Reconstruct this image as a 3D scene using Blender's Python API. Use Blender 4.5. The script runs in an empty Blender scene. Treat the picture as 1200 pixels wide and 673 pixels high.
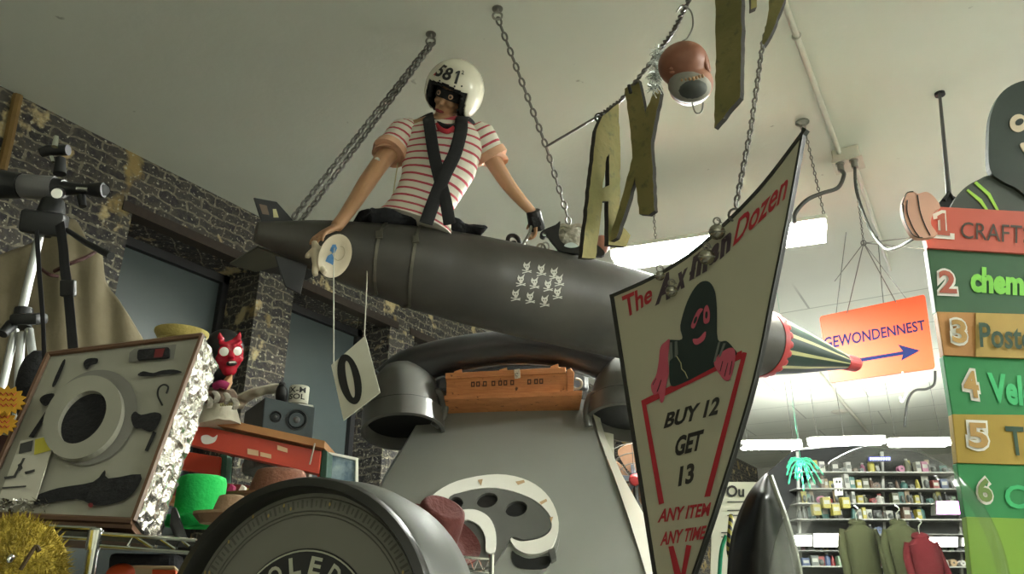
import bpy, bmesh, math, random
from mathutils import Vector, Matrix, noise
from mathutils.geometry import tessellate_polygon
random.seed(7)
S = bpy.context.scene
COL = S.collection
R = math.radians
PI = math.pi

# ------------------------------------------------------------------ camera
PIT, YAW, FPX = R(22), R(31), 880.0
EYE = Vector((0, 0, 1.6))
cd = bpy.data.cameras.new('camera'); cam = bpy.data.objects.new('camera', cd); COL.objects.link(cam)
cd.sensor_width = 36; cd.lens = 36*FPX/1200; cd.clip_start = .02
cam.location = EYE; cam.rotation_euler = (PI/2+PIT, 0, YAW)
S.camera = cam
# ------------------------------------------------------------------ exposure, world
S.view_settings.view_transform = 'Standard'; S.view_settings.look = 'None'
S.view_settings.gamma = 1; S.view_settings.use_curve_mapping = False
S.view_settings.exposure = 2.65
W_ = bpy.data.worlds.new('world'); S.world = W_; W_.use_nodes = True
W_.node_tree.nodes['Background'].inputs[0].default_value = (.75, .8, .7, 1)
W_.node_tree.nodes['Background'].inputs[1].default_value = .02
LAMP = 30.0          # emission of the fluorescent tubes
def lamp_area(loc, sx, sy, power, rot=(0, 0, 0)):
    l = bpy.data.lights.new('tube_light', 'AREA'); l.shape = 'RECTANGLE'; l.size = sx; l.size_y = sy
    l.energy = power; l.color = (.97, 1, .95)
    o = bpy.data.objects.new('tube_light', l); COL.objects.link(o); o.location = loc; o.rotation_euler = rot
    return o
# the rows of ceiling fluorescents of the shop: over the right aisle and behind the camera
lamp_area((5.2, 4.5, 4.2), 1.2, .3, 50, (0, 0, 0))
lamp_area((3.5, 7.5, 4.2), 1.2, .3, 50, (0, 0, 0))
lamp_area((3.2, -2.5, 4.2), 1.2, .3, 10, (0, 0, 0))

# ------------------------------------------------------------------ geometry helpers
CR = Vector((math.cos(YAW), math.sin(YAW), 0)); CF = Vector((-math.sin(YAW), math.cos(YAW), 0)); UP = Vector((0, 0, 1))
CU = (UP*math.cos(PIT) - CF*math.sin(PIT)); CB = -(CF*math.cos(PIT) + UP*math.sin(PIT))
def ray(x, y):
    u = 336.5-y; r = x-600
    f = FPX*math.cos(PIT)-u*math.sin(PIT); up = FPX*math.sin(PIT)+u*math.cos(PIT)
    return r, f, up
PD = 0.0                                # extra distance while the telephone is built
def P(x, y, d):
    r, f, up = ray(x, y); t = (d+PD)/f
    return EYE + CR*(r*t) + CF*(f*t) + UP*(up*t)
def D(x, y):
    r, f, up = ray(x, y)
    return CR*r + CF*f + UP*up
def onX(x, y, X): d = D(x, y); return EYE + d*(X/d.x)
def onZ(x, y, Z): d = D(x, y); return EYE + d*((Z-1.6)/d.z)
def mpp(x, y, d):                       # metres per picture unit at horizontal distance d
    return (P(x, y, d)-EYE).dot(-CB)/FPX
class Plane:
    def __init__(s, a, b, c):
        A, B, C_ = P(*a), P(*b), P(*c)
        s.o = A; s.n = (B-A).cross(C_-A).normalized()
        if s.n.dot(EYE-A) < 0: s.n = -s.n
    def at(s, x, y, off=0):
        d = D(x, y); t = (s.o-EYE).dot(s.n)/d.dot(s.n)
        return EYE + d*t + s.n*off
def sm(pts, k=6, closed=True):          # Catmull-Rom
    n = len(pts); out = []
    rng = range(n) if closed else range(n-1)
    for i in rng:
        if closed: q = [pts[(i+j-1) % n] for j in range(4)]
        else: q = [pts[max(0, min(n-1, i+j-1))] for j in range(4)]
        for a in range(k):
            t = a/k
            out.append(tuple(.5*((2*q[1][c])+(-q[0][c]+q[2][c])*t+(2*q[0][c]-5*q[1][c]+4*q[2][c]-q[3][c])*t*t+(-q[0][c]+3*q[1][c]-3*q[2][c]+q[3][c])*t**3) for c in range(len(q[0]))))
    if not closed: out.append(tuple(pts[-1]))
    return out
def smv(pts, k=6): return [Vector(p) for p in sm([tuple(p) for p in pts], k, False)]
def ell(cx, cy, rx, ry, rot=0, n=40, a0=0, a1=360):
    out = []; c, s_ = math.cos(R(rot)), math.sin(R(rot))
    m = n if a1-a0 >= 360 else n+1
    for i in range(m):
        a = R(a0+(a1-a0)*i/n); x, y = rx*math.cos(a), ry*math.sin(a)
        out.append((cx+x*c-y*s_, cy+x*s_+y*c))
    return out
def tess(loops2):
    return tessellate_polygon([[Vector((p[0], p[1], 0)) for p in l] for l in loops2])
def add_slab(bm, f3, loops, thick, off=0):
    """f3(x,y,off)->3D; loops: outline then holes"""
    flat = [p for l in loops for p in l]
    tris = tess(loops)
    fr = [bm.verts.new(f3(p[0], p[1], off)) for p in flat]
    if thick: bk = [bm.verts.new(f3(p[0], p[1], off-thick)) for p in flat]
    for t in tris:
        try: bm.faces.new([fr[i] for i in t])
        except ValueError: pass
        if thick:
            try: bm.faces.new([bk[i] for i in reversed(t)])
            except ValueError: pass
    if thick:
        k = 0
        for l in loops:
            n = len(l)
            for i in range(n):
                a, b = k+i, k+(i+1) % n
                try: bm.faces.new([fr[a], bk[a], bk[b], fr[b]])
                except ValueError: pass
            k += n
    return bm
def frames(pts, up0=None):
    T = []
    n = len(pts)
    for i in range(n):
        a = pts[max(0, i-1)]; b = pts[min(n-1, i+1)]
        d = (b-a); T.append(d.normalized() if d.length > 1e-9 else Vector((0, 0, 1)))
    u = up0 or (Vector((0, 0, 1)) if abs(T[0].z) < .9 else Vector((0, 1, 0)))
    N = []
    for t in T:
        u = (u - t*u.dot(t))
        if u.length < 1e-6: u = t.orthogonal()
        u = u.normalized(); N.append((u, t.cross(u)))
    return T, N
def add_sweep(bm, pts, rad, n=10, up=None, cap=True, keep_up=False, dome=False):
    """rad: scalar/list of scalars or (a,b): a along the up hint, b across. Stores u, v(length in m) in the UV layer."""
    pts = [Vector(p) for p in pts]; m = len(pts)
    if not isinstance(rad, (list,)): rad = [rad]*m
    rad = [(r, r) if not isinstance(r, tuple) else r for r in rad]
    T, N = frames(pts, up)
    if keep_up and up is not None:
        N = []
        for t in T:
            u = (up-t*up.dot(t)).normalized(); N.append((u, t.cross(u)))
    uv = bm.loops.layers.uv.verify()
    rings = []; L = 0; Ls = []
    for i in range(m):
        if i: L += (pts[i]-pts[i-1]).length
        Ls.append(L)
        a, b = rad[i]
        rings.append([bm.verts.new(pts[i]+N[i][0]*(a*math.cos(2*PI*j/n))+N[i][1]*(b*math.sin(2*PI*j/n))) for j in range(n)])
    for i in range(m-1):
        for j in range(n):
            k = (j+1) % n
            f = bm.faces.new([rings[i][j], rings[i][k], rings[i+1][k], rings[i+1][j]])
            for lp, (uu, vv) in zip(f.loops, ((j/n, Ls[i]), ((j+1)/n, Ls[i]), ((j+1)/n, Ls[i+1]), (j/n, Ls[i+1]))): lp[uv].uv = (uu, vv)
    if cap:
        f = bm.faces.new(list(reversed(rings[0]))); 
        for lp in f.loops: lp[uv].uv = (0, 0)
        f = bm.faces.new(rings[-1])
        for lp in f.loops: lp[uv].uv = (0, L)
    return rings
def mat3(x, y, z, o): 
    m = Matrix((x, y, z)).transposed().to_4x4(); m.translation = o; return m
def look(o, z, up=None):                # frame with local z along z
    z = z.normalized(); up = up or UP
    if abs(z.dot(up)) > .98: up = CR
    x = up.cross(z).normalized(); y = z.cross(x)
    return mat3(x, y, z, o)
def add_lathe(bm, prof, M=None, n=24, cap=True, arc=None):
    """prof [(r,z)] about local z of M"""
    M = M or Matrix()
    uv = bm.loops.layers.uv.verify()
    rings = []
    for r, z in prof:
        if r < 1e-6: rings.append([bm.verts.new(M @ Vector((0, 0, z)))]*n)
        else: rings.append([bm.verts.new(M @ Vector((r*math.cos(2*PI*j/n), r*math.sin(2*PI*j/n), z))) for j in range(n)])
    for i in range(len(prof)-1):
        for j in range(n):
            k = (j+1) % n
            vs = []
            us = []
            for v, q in ((rings[i][j], (j/n, i)), (rings[i][k], ((j+1)/n, i)), (rings[i+1][k], ((j+1)/n, i+1)), (rings[i+1][j], (j/n, i+1))):
                if v not in vs: vs.append(v); us.append(q)
            if len(vs) > 2:
                f = bm.faces.new(vs)
                for lp, q in zip(f.loops, us): lp[uv].uv = q
    if cap:
        for rg, rev in ((rings[0], True), (rings[-1], False)):
            if rg[0] is not rg[1]: bm.faces.new(list(reversed(rg)) if rev else rg)
    return rings
def add_box(bm, M, sx, sy, sz, bev=0, c=(0, 0, 0)):
    """box of full size sx,sy,sz centred at c in frame M"""
    vs = [bm.verts.new(M @ Vector((c[0]+sx/2*a, c[1]+sy/2*b, c[2]+sz/2*d))) for a in (-1, 1) for b in (-1, 1) for d in (-1, 1)]
    F = [(0, 1, 3, 2), (4, 6, 7, 5), (0, 4, 5, 1), (2, 3, 7, 6), (0, 2, 6, 4), (1, 5, 7, 3)]
    fs = [bm.faces.new([vs[i] for i in f]) for f in F]
    if bev:
        es = list({e for f in fs for e in f.edges})
        bmesh.ops.bevel(bm, geom=es, offset=bev, segments=2, affect='EDGES', profile=.5)
def add_hull8(bm, c8, bev=0):
    """8 corners: front TL TR BR BL, back TL TR BR BL"""
    vs = [bm.verts.new(p) for p in c8]
    F = [(0, 3, 2, 1), (4, 5, 6, 7), (0, 1, 5, 4), (1, 2, 6, 5), (2, 3, 7, 6), (3, 0, 4, 7)]
    fs = [bm.faces.new([vs[i] for i in f]) for f in F]
    if bev:
        es = list({e for f in fs for e in f.edges})
        bmesh.ops.bevel(bm, geom=es, offset=bev, segments=2, affect='EDGES', profile=.5)
def add_ball(bm, M, rx, ry, rz, u=20, v=14):
    prof = [(math.sin(PI*i/v), -math.cos(PI*i/v)) for i in range(v+1)]
    prof[0] = (0, -1); prof[-1] = (0, 1)
    add_lathe(bm, prof, M @ Matrix.Diagonal((rx, ry, rz, 1)), u, False)
def add_torus(bm, M, Rr, r, n=16, m=6, a0=0, a1=360, sy=1):
    full = a1-a0 >= 360
    k = n if full else n+1
    pts = [M @ Vector((Rr*math.cos(R(a0+(a1-a0)*i/n)), sy*Rr*math.sin(R(a0+(a1-a0)*i/n)), 0)) for i in range(k)]
    if not full: add_sweep(bm, pts, r, m); return
    z = (M.to_3x3() @ Vector((0, 0, 1))).normalized()
    rings = []
    for i in range(n):
        t = (pts[(i+1) % n]-pts[i-1]).normalized(); b = t.cross(z)
        rings.append([bm.verts.new(pts[i]+z*(r*math.cos(2*PI*j/m))+b*(r*math.sin(2*PI*j/m))) for j in range(m)])
    for i in range(n):
        for j in range(m):
            bm.faces.new([rings[i][j], rings[i][(j+1) % m], rings[(i+1) % n][(j+1) % m], rings[(i+1) % n][j]])
def add_chain(bm, pts, link=.05, r=.006, wid=.55):
    """links along a polyline"""
    pts = [Vector(p) for p in pts]
    seg = [(pts[i+1]-pts[i]).length for i in range(len(pts)-1)]; L = sum(seg)
    pitch = link*.74; n = max(2, int(L/pitch))
    def along(s):
        for i, l in enumerate(seg):
            if s <= l or i == len(seg)-1: return pts[i]+(pts[i+1]-pts[i])*(s/l), (pts[i+1]-pts[i]).normalized()
            s -= l
    for k in range(n):
        c, t = along((k+.5)*L/n)
        a = t.orthogonal().normalized(); a = Matrix.Rotation(R(35+90*(k % 2)), 3, t) @ a
        b = t.cross(a)
        M = mat3(t, a, b, c)
        add_torus(bm, M, link/2-r, r, 10, 5, sy=wid)
_tc = {}
def text_geo(s, bold=.0, ext=0):
    """verts (0..1 in both box axes), faces, width/height ratio"""
    key = (s, bold)
    if key in _tc: return _tc[key]
    cu = bpy.data.curves.new('t', 'FONT'); cu.body = s; cu.offset = bold; cu.resolution_u = 3; cu.fill_mode = 'FRONT'
    cu.extrude = 0
    ob = bpy.data.objects.new('t', cu)
    me = ob.to_mesh()
    vs = [(v.co.x, v.co.y) for v in me.vertices]; fs = [tuple(p.vertices) for p in me.polygons]
    ob.to_mesh_clear(); bpy.data.objects.remove(ob); bpy.data.curves.remove(cu)
    x0 = min(v[0] for v in vs); x1 = max(v[0] for v in vs); y0 = min(v[1] for v in vs); y1 = max(v[1] for v in vs)
    asp = (x1-x0)/(y1-y0)
    vs = [((x-x0)/(x1-x0), (y-y0)/(y1-y0)) for x, y in vs]
    _tc[key] = (vs, fs, asp); return _tc[key]
def add_text(bm, s, f, bold=.02):
    """f(u,v)->3D for u,v in the text box 0..1"""
    vs, fs, _ = text_geo(s, bold)
    b = [bm.verts.new(f(u, v)) for u, v in vs]
    for q in fs:
        try: bm.faces.new([b[i] for i in q])
        except ValueError: pass
def add_text_quad(bm, s, pl, tl, tr, br, bl, off=.002, bold=.02, slant=0):
    def f(u, v):
        x = (bl[0]*(1-u)+br[0]*u)*(1-v)+(tl[0]*(1-u)+tr[0]*u)*v
        y = (bl[1]*(1-u)+br[1]*u)*(1-v)+(tl[1]*(1-u)+tr[1]*u)*v
        return pl.at(x+slant*v, y, off)
    add_text(bm, s, f, bold)
def new(): return bmesh.new()
def fixn(bm): bmesh.ops.recalc_face_normals(bm, faces=bm.faces)
def obj(name, bm, m=None, parent=None, smooth=False, bev=0, rem=0, sub=0, ang=40, fix=True):
    if fix: fixn(bm)
    lo = Vector((1e9,)*3); hi = -lo
    for v in bm.verts:
        for i in range(3): lo[i] = min(lo[i], v.co[i]); hi[i] = max(hi[i], v.co[i])
    c = Vector(((lo.x+hi.x)/2, (lo.y+hi.y)/2, lo.z))
    for v in bm.verts: v.co -= c
    me = bpy.data.meshes.new(name)
    if smooth:
        for f in bm.faces: f.smooth = True
        for e in bm.edges:
            if len(e.link_faces) == 2 and e.calc_face_angle(0) > R(ang): e.smooth = False
    bm.to_mesh(me); bm.free()
    o = bpy.data.objects.new(name, me); COL.objects.link(o)
    if m: me.materials.append(m)
    if parent is None: o.location = c
    else:
        o.parent = parent; w = parent.get('_w'); w = Vector(w) if w else Vector(parent.location)
        o.location = c - w
        o['_w'] = tuple(c)
    if rem:
        md = o.modifiers.new('r', 'REMESH'); md.mode = 'VOXEL'; md.voxel_size = rem; md.use_smooth_shade = True
        ms = o.modifiers.new('s', 'SMOOTH'); ms.factor = .5; ms.iterations = 4
    if bev:
        mb = o.modifiers.new('b', 'BEVEL'); mb.width = bev; mb.segments = 2; mb.limit_method = 'ANGLE'
    if sub:
        mb = o.modifiers.new('sub', 'SUBSURF'); mb.levels = sub; mb.render_levels = sub
    return o
def tag(o, label, cat, group=None):
    o['label'] = label; o['category'] = cat
    if group: o['group'] = group
    return o
def thing(name, label, cat, loc, group=None):
    o = bpy.data.objects.new(name, None); COL.objects.link(o); o.location = loc; o.empty_display_size = .05
    return tag(o, label, cat, group)
def struct(o): o['kind'] = 'structure'; return o

# ------------------------------------------------------------------ materials
def srgb(h):
    h = h.lstrip('#'); v = [int(h[i:i+2], 16)/255 for i in (0, 2, 4)]
    return tuple(((x+.055)/1.055)**2.4 if x > .04045 else x/12.92 for x in v)
def mat(name, col, rough=.6, metal=0, var=.12, vscale=14, bump=0, bscale=60, emit=0, spec=.5, trans=0):
    m = bpy.data.materials.new(name); m.use_nodes = True; nt = m.node_tree; b = nt.nodes['Principled BSDF']
    c = srgb(col) if isinstance(col, str) else col
    b.inputs['Roughness'].default_value = rough; b.inputs['Metallic'].default_value = metal
    b.inputs['Specular IOR Level'].default_value = spec
    b.inputs['Transmission Weight'].default_value = trans
    tc = nt.nodes.new('ShaderNodeTexCoord')
    nz = nt.nodes.new('ShaderNodeTexNoise'); nz.inputs['Scale'].default_value = vscale; nz.inputs['Detail'].default_value = 4
    nt.links.new(tc.outputs['Object'], nz.inputs['Vector'])
    mx = nt.nodes.new('ShaderNodeMix'); mx.data_type = 'RGBA'
    mx.inputs[6].default_value = tuple(x*(1-var) for x in c)+(1,); mx.inputs[7].default_value = tuple(min(1, x*(1+var)) for x in c)+(1,)
    nt.links.new(nz.outputs['Fac'], mx.inputs[0]); nt.links.new(mx.outputs[2], b.inputs['Base Color'])
    if emit:
        b.inputs['Emission Color'].default_value = c+(1,); b.inputs['Emission Strength'].default_value = emit
    if bump:
        n2 = nt.nodes.new('ShaderNodeTexNoise'); n2.inputs['Scale'].default_value = bscale; n2.inputs['Detail'].default_value = 3
        nt.links.new(tc.outputs['Object'], n2.inputs['Vector'])
        bp = nt.nodes.new('ShaderNodeBump'); bp.inputs['Strength'].default_value = bump; bp.inputs['Distance'].default_value = .01
        nt.links.new(n2.outputs['Fac'], bp.inputs['Height']); nt.links.new(bp.outputs[0], b.inputs['Normal'])
    return m
class NT:
    """tiny node builder on a Principled material"""
    def __init__(s, name, rough=.6, metal=0):
        s.m = bpy.data.materials.new(name); s.m.use_nodes = True; s.t = s.m.node_tree; s.b = s.t.nodes['Principled BSDF']
        s.b.inputs['Roughness'].default_value = rough; s.b.inputs['Metallic'].default_value = metal
        s.tc = s.t.nodes.new('ShaderNodeTexCoord')
    def n(s, ty, **kw):
        x = s.t.nodes.new(ty)
        for k, v in kw.items(): setattr(x, k, v)
        return x
    def l(s, a, b): s.t.links.new(a, b)
    def math(s, op, a, b=None):
        x = s.n('ShaderNodeMath', operation=op)
        for i, v in enumerate((a, b)):
            if v is None: continue
            if isinstance(v, (int, float)): x.inputs[i].default_value = v
            else: s.l(v, x.inputs[i])
        return x.outputs[0]
    def mix(s, f, a, b):
        x = s.n('ShaderNodeMix', data_type='RGBA')
        for i, v in ((0, f), (6, a), (7, b)):
            if isinstance(v, (int, float)): x.inputs[i].default_value = v
            elif isinstance(v, tuple): x.inputs[i].default_value = v+(1,) if len(v) == 3 else v
            elif isinstance(v, str): x.inputs[i].default_value = srgb(v)+(1,)
            else: s.l(v, x.inputs[i])
        return x.outputs[2]
    def noise(s, scale, detail=4, vec=None):
        x = s.n('ShaderNodeTexNoise'); x.inputs['Scale'].default_value = scale; x.inputs['Detail'].default_value = detail
        s.l(vec or s.tc.outputs['Object'], x.inputs['Vector']); return x.outputs['Fac']
    def ramp(s, f, a, b):
        x = s.n('ShaderNodeMapRange'); x.inputs[1].default_value = a; x.inputs[2].default_value = b
        s.l(f, x.inputs[0]); return x.outputs[0]
    def bump(s, h, st=.5, dist=.01):
        x = s.n('ShaderNodeBump'); x.inputs['Strength'].default_value = st; x.inputs['Distance'].default_value = dist
        s.l(h, x.inputs['Height']); s.l(x.outputs[0], s.b.inputs['Normal'])
    def col(s, c): s.l(c, s.b.inputs['Base Color'])
def geo_pos(t): return t.n('ShaderNodeNewGeometry').outputs['Position']

def m_brick():
    t = NT('old_brick', .85)
    pos = geo_pos(t); sep = t.n('ShaderNodeSeparateXYZ'); t.l(pos, sep.inputs[0])
    cmb = t.n('ShaderNodeCombineXYZ'); t.l(t.math('ADD', sep.outputs[1], sep.outputs[0]), cmb.inputs[0]); t.l(sep.outputs[2], cmb.inputs[1])
    wob = t.n('ShaderNodeTexNoise'); wob.inputs['Scale'].default_value = 9; t.l(pos, wob.inputs['Vector'])
    va = t.n('ShaderNodeVectorMath', operation='SCALE'); t.l(wob.outputs['Color'], va.inputs[0]); va.inputs['Scale'].default_value = .085
    vb = t.n('ShaderNodeVectorMath', operation='ADD'); t.l(cmb.outputs[0], vb.inputs[0]); t.l(va.outputs[0], vb.inputs[1])
    br = t.n('ShaderNodeTexBrick'); t.l(vb.outputs[0], br.inputs['Vector'])
    br.inputs['Scale'].default_value = 1; br.inputs['Brick Width'].default_value = .23; br.inputs['Row Height'].default_value = .078; br.inputs['Mortar Size'].default_value = .008
    br.inputs['Color1'].default_value = srgb('#26252a')+(1,); br.inputs['Color2'].default_value = srgb('#4a4744')+(1,); br.inputs['Mortar'].default_value = srgb('#7d7866')+(1,)
    br.inputs['Bias'].default_value = -.3
    n1 = t.noise(5, 8, pos); n2 = t.noise(22, 6, pos); n3 = t.noise(2.2, 5, pos)
    c = t.mix(t.ramp(n2, .35, .75), br.outputs['Color'], '#4b473e')
    c = t.mix(t.ramp(n1, .60, .66), c, '#b7a67c')
    c = t.mix(t.ramp(n3, .63, .67), c, '#8d7a4c')
    n4 = t.noise(40, 4, pos); c = t.mix(t.ramp(n4, .60, .68), c, '#a9a692')
    t.col(c); t.bump(t.math('ADD', t.math('MULTIPLY', br.outputs['Fac'], -1.0), n2), .9, .02)
    return t.m
def m_ceiling():
    t = NT('painted_ceiling', .8)
    pos = geo_pos(t)
    br = t.n('ShaderNodeTexBrick'); t.l(pos, br.inputs['Vector']); br.inputs['Scale'].default_value = 1
    br.inputs['Brick Width'].default_value = 2.4; br.inputs['Row Height'].default_value = 1.2; br.inputs['Mortar Size'].default_value = .012
    for k in ('Color1', 'Color2'): br.inputs[k].default_value = srgb('#d2d5c8')+(1,)
    br.inputs['Mortar'].default_value = srgb('#a6a99d')+(1,)
    sep = t.n('ShaderNodeSeparateXYZ'); t.l(pos, sep.inputs[0])
    far = t.ramp(sep.outputs[1], 7.5, 8)
    base = t.mix(t.noise(.8, 5, pos), '#c4c7ba', '#d3d6c9')
    spots = t.ramp(t.noise(9, 3, pos), .74, .78)
    base = t.mix(spots, base, '#a2a598')
    t.col(t.mix(far, base, br.outputs['Color'])); t.bump(t.noise(30, 4, pos), .12, .01)
    return t.m
M = {}
M['brick'] = m_brick(); M['ceiling'] = m_ceiling()
M['floor'] = mat('floor_concrete', '#66665f', .6, 0, .2, 3)
M['plaster'] = mat('plain_plaster', '#c9c7b8', .8)
M['backwall'] = mat('back_wall_paint', '#8f8f84', .8)
M['rust'] = mat('rusty_steel', '#382f27', .7, .3, .4, 20)
M['pane'] = mat('painted_over_pane', '#475050', .35, 0, .15, 2)
M['dark_wood'] = mat('dark_frame', '#1f1f20', .6)
M['black'] = mat('black_plastic', '#121314', .48)
M['black_matte'] = mat('black_cloth', '#141416', .9, 0, .3, 30, .4, 80)
M['strap'] = mat('black_webbing', '#1b1b1f', .75, 0, .2, 60)
M['steel'] = mat('galvanised_steel', '#8f8e86', .4, .8, .2, 40)
M['chain'] = mat('chain_steel', '#6f6d68', .45, .7, .3, 60)
M['chrome'] = mat('chrome_plate', '#c9ccc6', .15, 1, .05)
M['alu'] = mat('brushed_aluminium', '#c5c8c6', .35, .8, .08, 30)
M['white'] = mat('white_paint', '#e6e4da', .5, 0, .04)
M['conduit'] = mat('painted_conduit', '#b9b7a8', .5)
M['tube'] = mat('lit_tube', (1, .98, .9), .5, emit=LAMP)
M['cable'] = mat('grey_cable', '#3c3d3a', .5)
M['wire'] = mat('thin_wire', '#77776f', .4, .6)

def proj(w):
    v = w-EYE; z = -v.dot(CB); return 600+FPX*v.dot(CR)/z, 336.5-FPX*v.dot(CU)/z
# ================================================================== THE ROOM
XL, HC, YB, XR, YF = -4.7, 4.5, 20.0, 9.0, -5.0
I4 = Matrix()
def boxmm(bm, x0, x1, y0, y1, z0, z1):
    add_box(bm, I4, x1-x0, y1-y0, z1-z0, 0, ((x0+x1)/2, (y0+y1)/2, (z0+z1)/2))
bm = new(); boxmm(bm, XL-.6, XR, YF, YB, -.1, 0); struct(obj('floor', bm, M['floor']))
bm = new(); boxmm(bm, XL-.6, XR, YF, YB, HC, HC+.1); struct(obj('ceiling', bm, M['ceiling']))
openings = [(-1.9, -.7), (.35, 1.5), (2.65, 3.80), (4.18, 5.46), (5.85, 7.0), (7.4, 8.6), (9.0, 10.2), (10.6, 11.8), (12.2, 13.4)]
ZS, ZL = 1.5, 4.06
bm = new()
boxmm(bm, XL-.5, XL, YF, YB, ZL, HC); boxmm(bm, XL-.5, XL, YF, YB, 0, ZS)
ys = [YF]+[v for o in openings for v in o]+[YB]
for i in range(0, len(ys), 2): boxmm(bm, XL-.5, XL, ys[i], ys[i+1], ZS, ZL)
struct(obj('wall_left', bm, M['brick']))
bm = new(); boxmm(bm, XL-.6, XR, YB, YB+.2, 0, HC); struct(obj('wall_back', bm, M['backwall']))
bm = new(); boxmm(bm, XR, XR+.2, YF, YB, 0, HC); struct(obj('wall_right', bm, M['plaster']))
bm = new(); boxmm(bm, XL-.6, XR, YF-.2, YF, 0, HC); struct(obj('wall_front', bm, M['plaster']))
for i, (a, b) in enumerate(openings):
    if i < 1: continue
    bm = new(); boxmm(bm, XL-.46, XL-.42, a, b, ZS, ZL)
    w = struct(obj('window_%d' % i, bm, M['pane']))
    bm = new()
    boxmm(bm, XL-.44, XL-.37, a, a+.06, ZS, ZL); boxmm(bm, XL-.44, XL-.37, b-.06, b, ZS, ZL); boxmm(bm, XL-.44, XL-.37, a, b, ZL-.07, ZL)
    boxmm(bm, XL-.44, XL-.39, a, b, ZS+1.2, ZS+1.25)
    obj('window_frame', bm, M['dark_wood'], w)
    bm = new(); boxmm(bm, XL-.1, XL+.012, a-.08, b+.12, ZL-.012, ZL+.002); boxmm(bm, XL, XL+.012, a-.08, b+.12, ZL, ZL+.06)
    struct(obj('trim_%d' % i, bm, M['rust']))
# ================================================================== CEILING SERVICES
bm = new(); pts = [Vector((-.37, y, HC-.03)) for y in (1.5, 5.1)]
add_sweep(bm, pts, .018, 10)
for y in (2.2, 3.7): add_torus(bm, mat3(Vector((1, 0, 0)), UP, -Vector((0, 1, 0)), Vector((-.37, y, HC-.03))), .022, .006, 14, 6)
tag(obj('conduit_pipe', bm, M['conduit'], smooth=True), 'pale painted conduit pipe on ceiling running from top edge to junction box', 'pipe')
bm = new(); add_sweep(bm, [Vector((-.30, y, HC-.03)) for y in (5.3, 7.6)], .016, 10)
tag(obj('conduit_pipe', bm, M['conduit'], smooth=True), 'pale conduit pipe on ceiling beyond the junction box, above the orange sign', 'pipe')
bm = new(); add_sweep(bm, [Vector((-1.6, y, HC-.04)) for y in (10.6, 16)], .03, 10)
tag(obj('conduit_pipe', bm, M['conduit'], smooth=True), 'far ceiling conduit pipe slanting below the orange arrow sign', 'pipe')
jb = P(990, 178, 4.56)
t = thing('junction_box', 'small grey electrical junction box on ceiling with two black cables', 'junction box', (-.34, 5.2, HC))
bm = new(); boxmm(bm, -.42, -.24, 5.1, 5.28, HC-.09, HC); obj('box_body', bm, M['conduit'], t, bev=.008)
bm = new(); boxmm(bm, -.43, -.23, 5.09, 5.29, HC-.105, HC-.09); obj('cover_plate', bm, M['conduit'], t, bev=.003)
for x in (-.38, -.29):
    bm = new(); add_lathe(bm, [(.022, 0), (.022, .05), (.03, .05), (.03, .065)], look(Vector((x, 5.13, HC-.165)), UP), 12); obj('cable_gland', bm, M['steel'], t)
bm = new(); add_sweep(bm, smv([Vector((-.38, 5.13, HC-.16)), P(989, 205, 4.45), P(982, 220, 4.4), P(962, 227, 4.3), P(945, 235, 4.25), P(932, 250, 4.25), P(931, 262, 4.25)]), .014, 8)
tag(obj('power_cable', bm, M['cable'], smooth=True), 'thick dark cable looping from junction box to the bright fluorescent lamp', 'cable')
bm = new(); add_sweep(bm, smv([Vector((-.29, 5.13, HC-.16)), P(1004, 225, 4.4), P(1018, 265, 4.4), P(1036, 290, 4.3), P(1052, 290, 4.2), P(1085, 274, 4.0), P(1150, 262, 3.9)]), .010, 8)
tag(obj('power_cable', bm, M['cable'], smooth=True), 'thin dark cable sagging from junction box towards the green list board', 'cable')
# ------------------------------------------------------------------ fluorescent lamps
def fixture(a, b, name_label, cat='lamp', hood=.12, group=None, strength='tube', tr=.026):
    """strip lamp from a to b: hood, two tubes, end caps"""
    a, b = Vector(a), Vector(b); x = (b-a).normalized(); y = UP.cross(x).normalized(); L = (b-a).length
    c = (a+b)/2; F = mat3(x, y, UP, c)
    t = thing('fluorescent_lamp', name_label, cat, c, group)
    bm = new()
    prof = [(-hood, -.035), (-.07, .05), (.07, .05), (hood, -.035), (hood-.006, -.04), (.066, .042), (-.066, .042), (-hood+.006, -.04)]
    vs = [[bm.verts.new(F @ Vector((s*L/2, p[0], p[1]))) for p in prof] for s in (-1, 1)]
    n = len(prof)
    for i in range(n): bm.faces.new([vs[0][i], vs[0][(i+1) % n], vs[1][(i+1) % n], vs[1][i]])
    bm.faces.new(vs[0]); bm.faces.new(list(reversed(vs[1])))
    obj('hood', bm, M['white'], t)
    for s in (-.062, .062):
        bm = new(); add_sweep(bm, [F @ Vector((-L/2+.03, s, -.035)), F @ Vector((L/2-.03, s, -.035))], tr, 10); obj('tube', bm, M[strength], t, smooth=True)
    for s in (-1, 1):
        bm = new(); add_box(bm, F, .03, .16, .06, .004, (s*(L/2-.015), 0, -.015)); obj('end_cap', bm, M['white'], t)
    return t
la, lb = P(716, 303, 4.95), P(966, 262, 4.3)
zl = 1.6+2.24
def atz(x, y, z): return onZ(x, y, z)
la, lb = atz(718, 300, zl), atz(968, 264, zl)
M['tube_near'] = mat('lit_tube_near', (.97, 1, .93), .5, emit=120)
fixture(la, lb, 'bright hanging fluorescent lamp seen behind the triangular sign and the nose of the missile', strength='tube_near', hood=.2)
bm = new(); h = atz(942, 146, HC-.01); e = lb+UP*.05; add_chain(bm, [h, e], .035, .0035)
tag(obj('chain', bm, M['chain']), 'thin chain from ceiling to the right end of the bright near lamp', 'chain')
bm = new(); e = la+(lb-la)*.22+UP*.05; add_chain(bm, [e+UP*(HC-e.z), e], .035, .0035)
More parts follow.
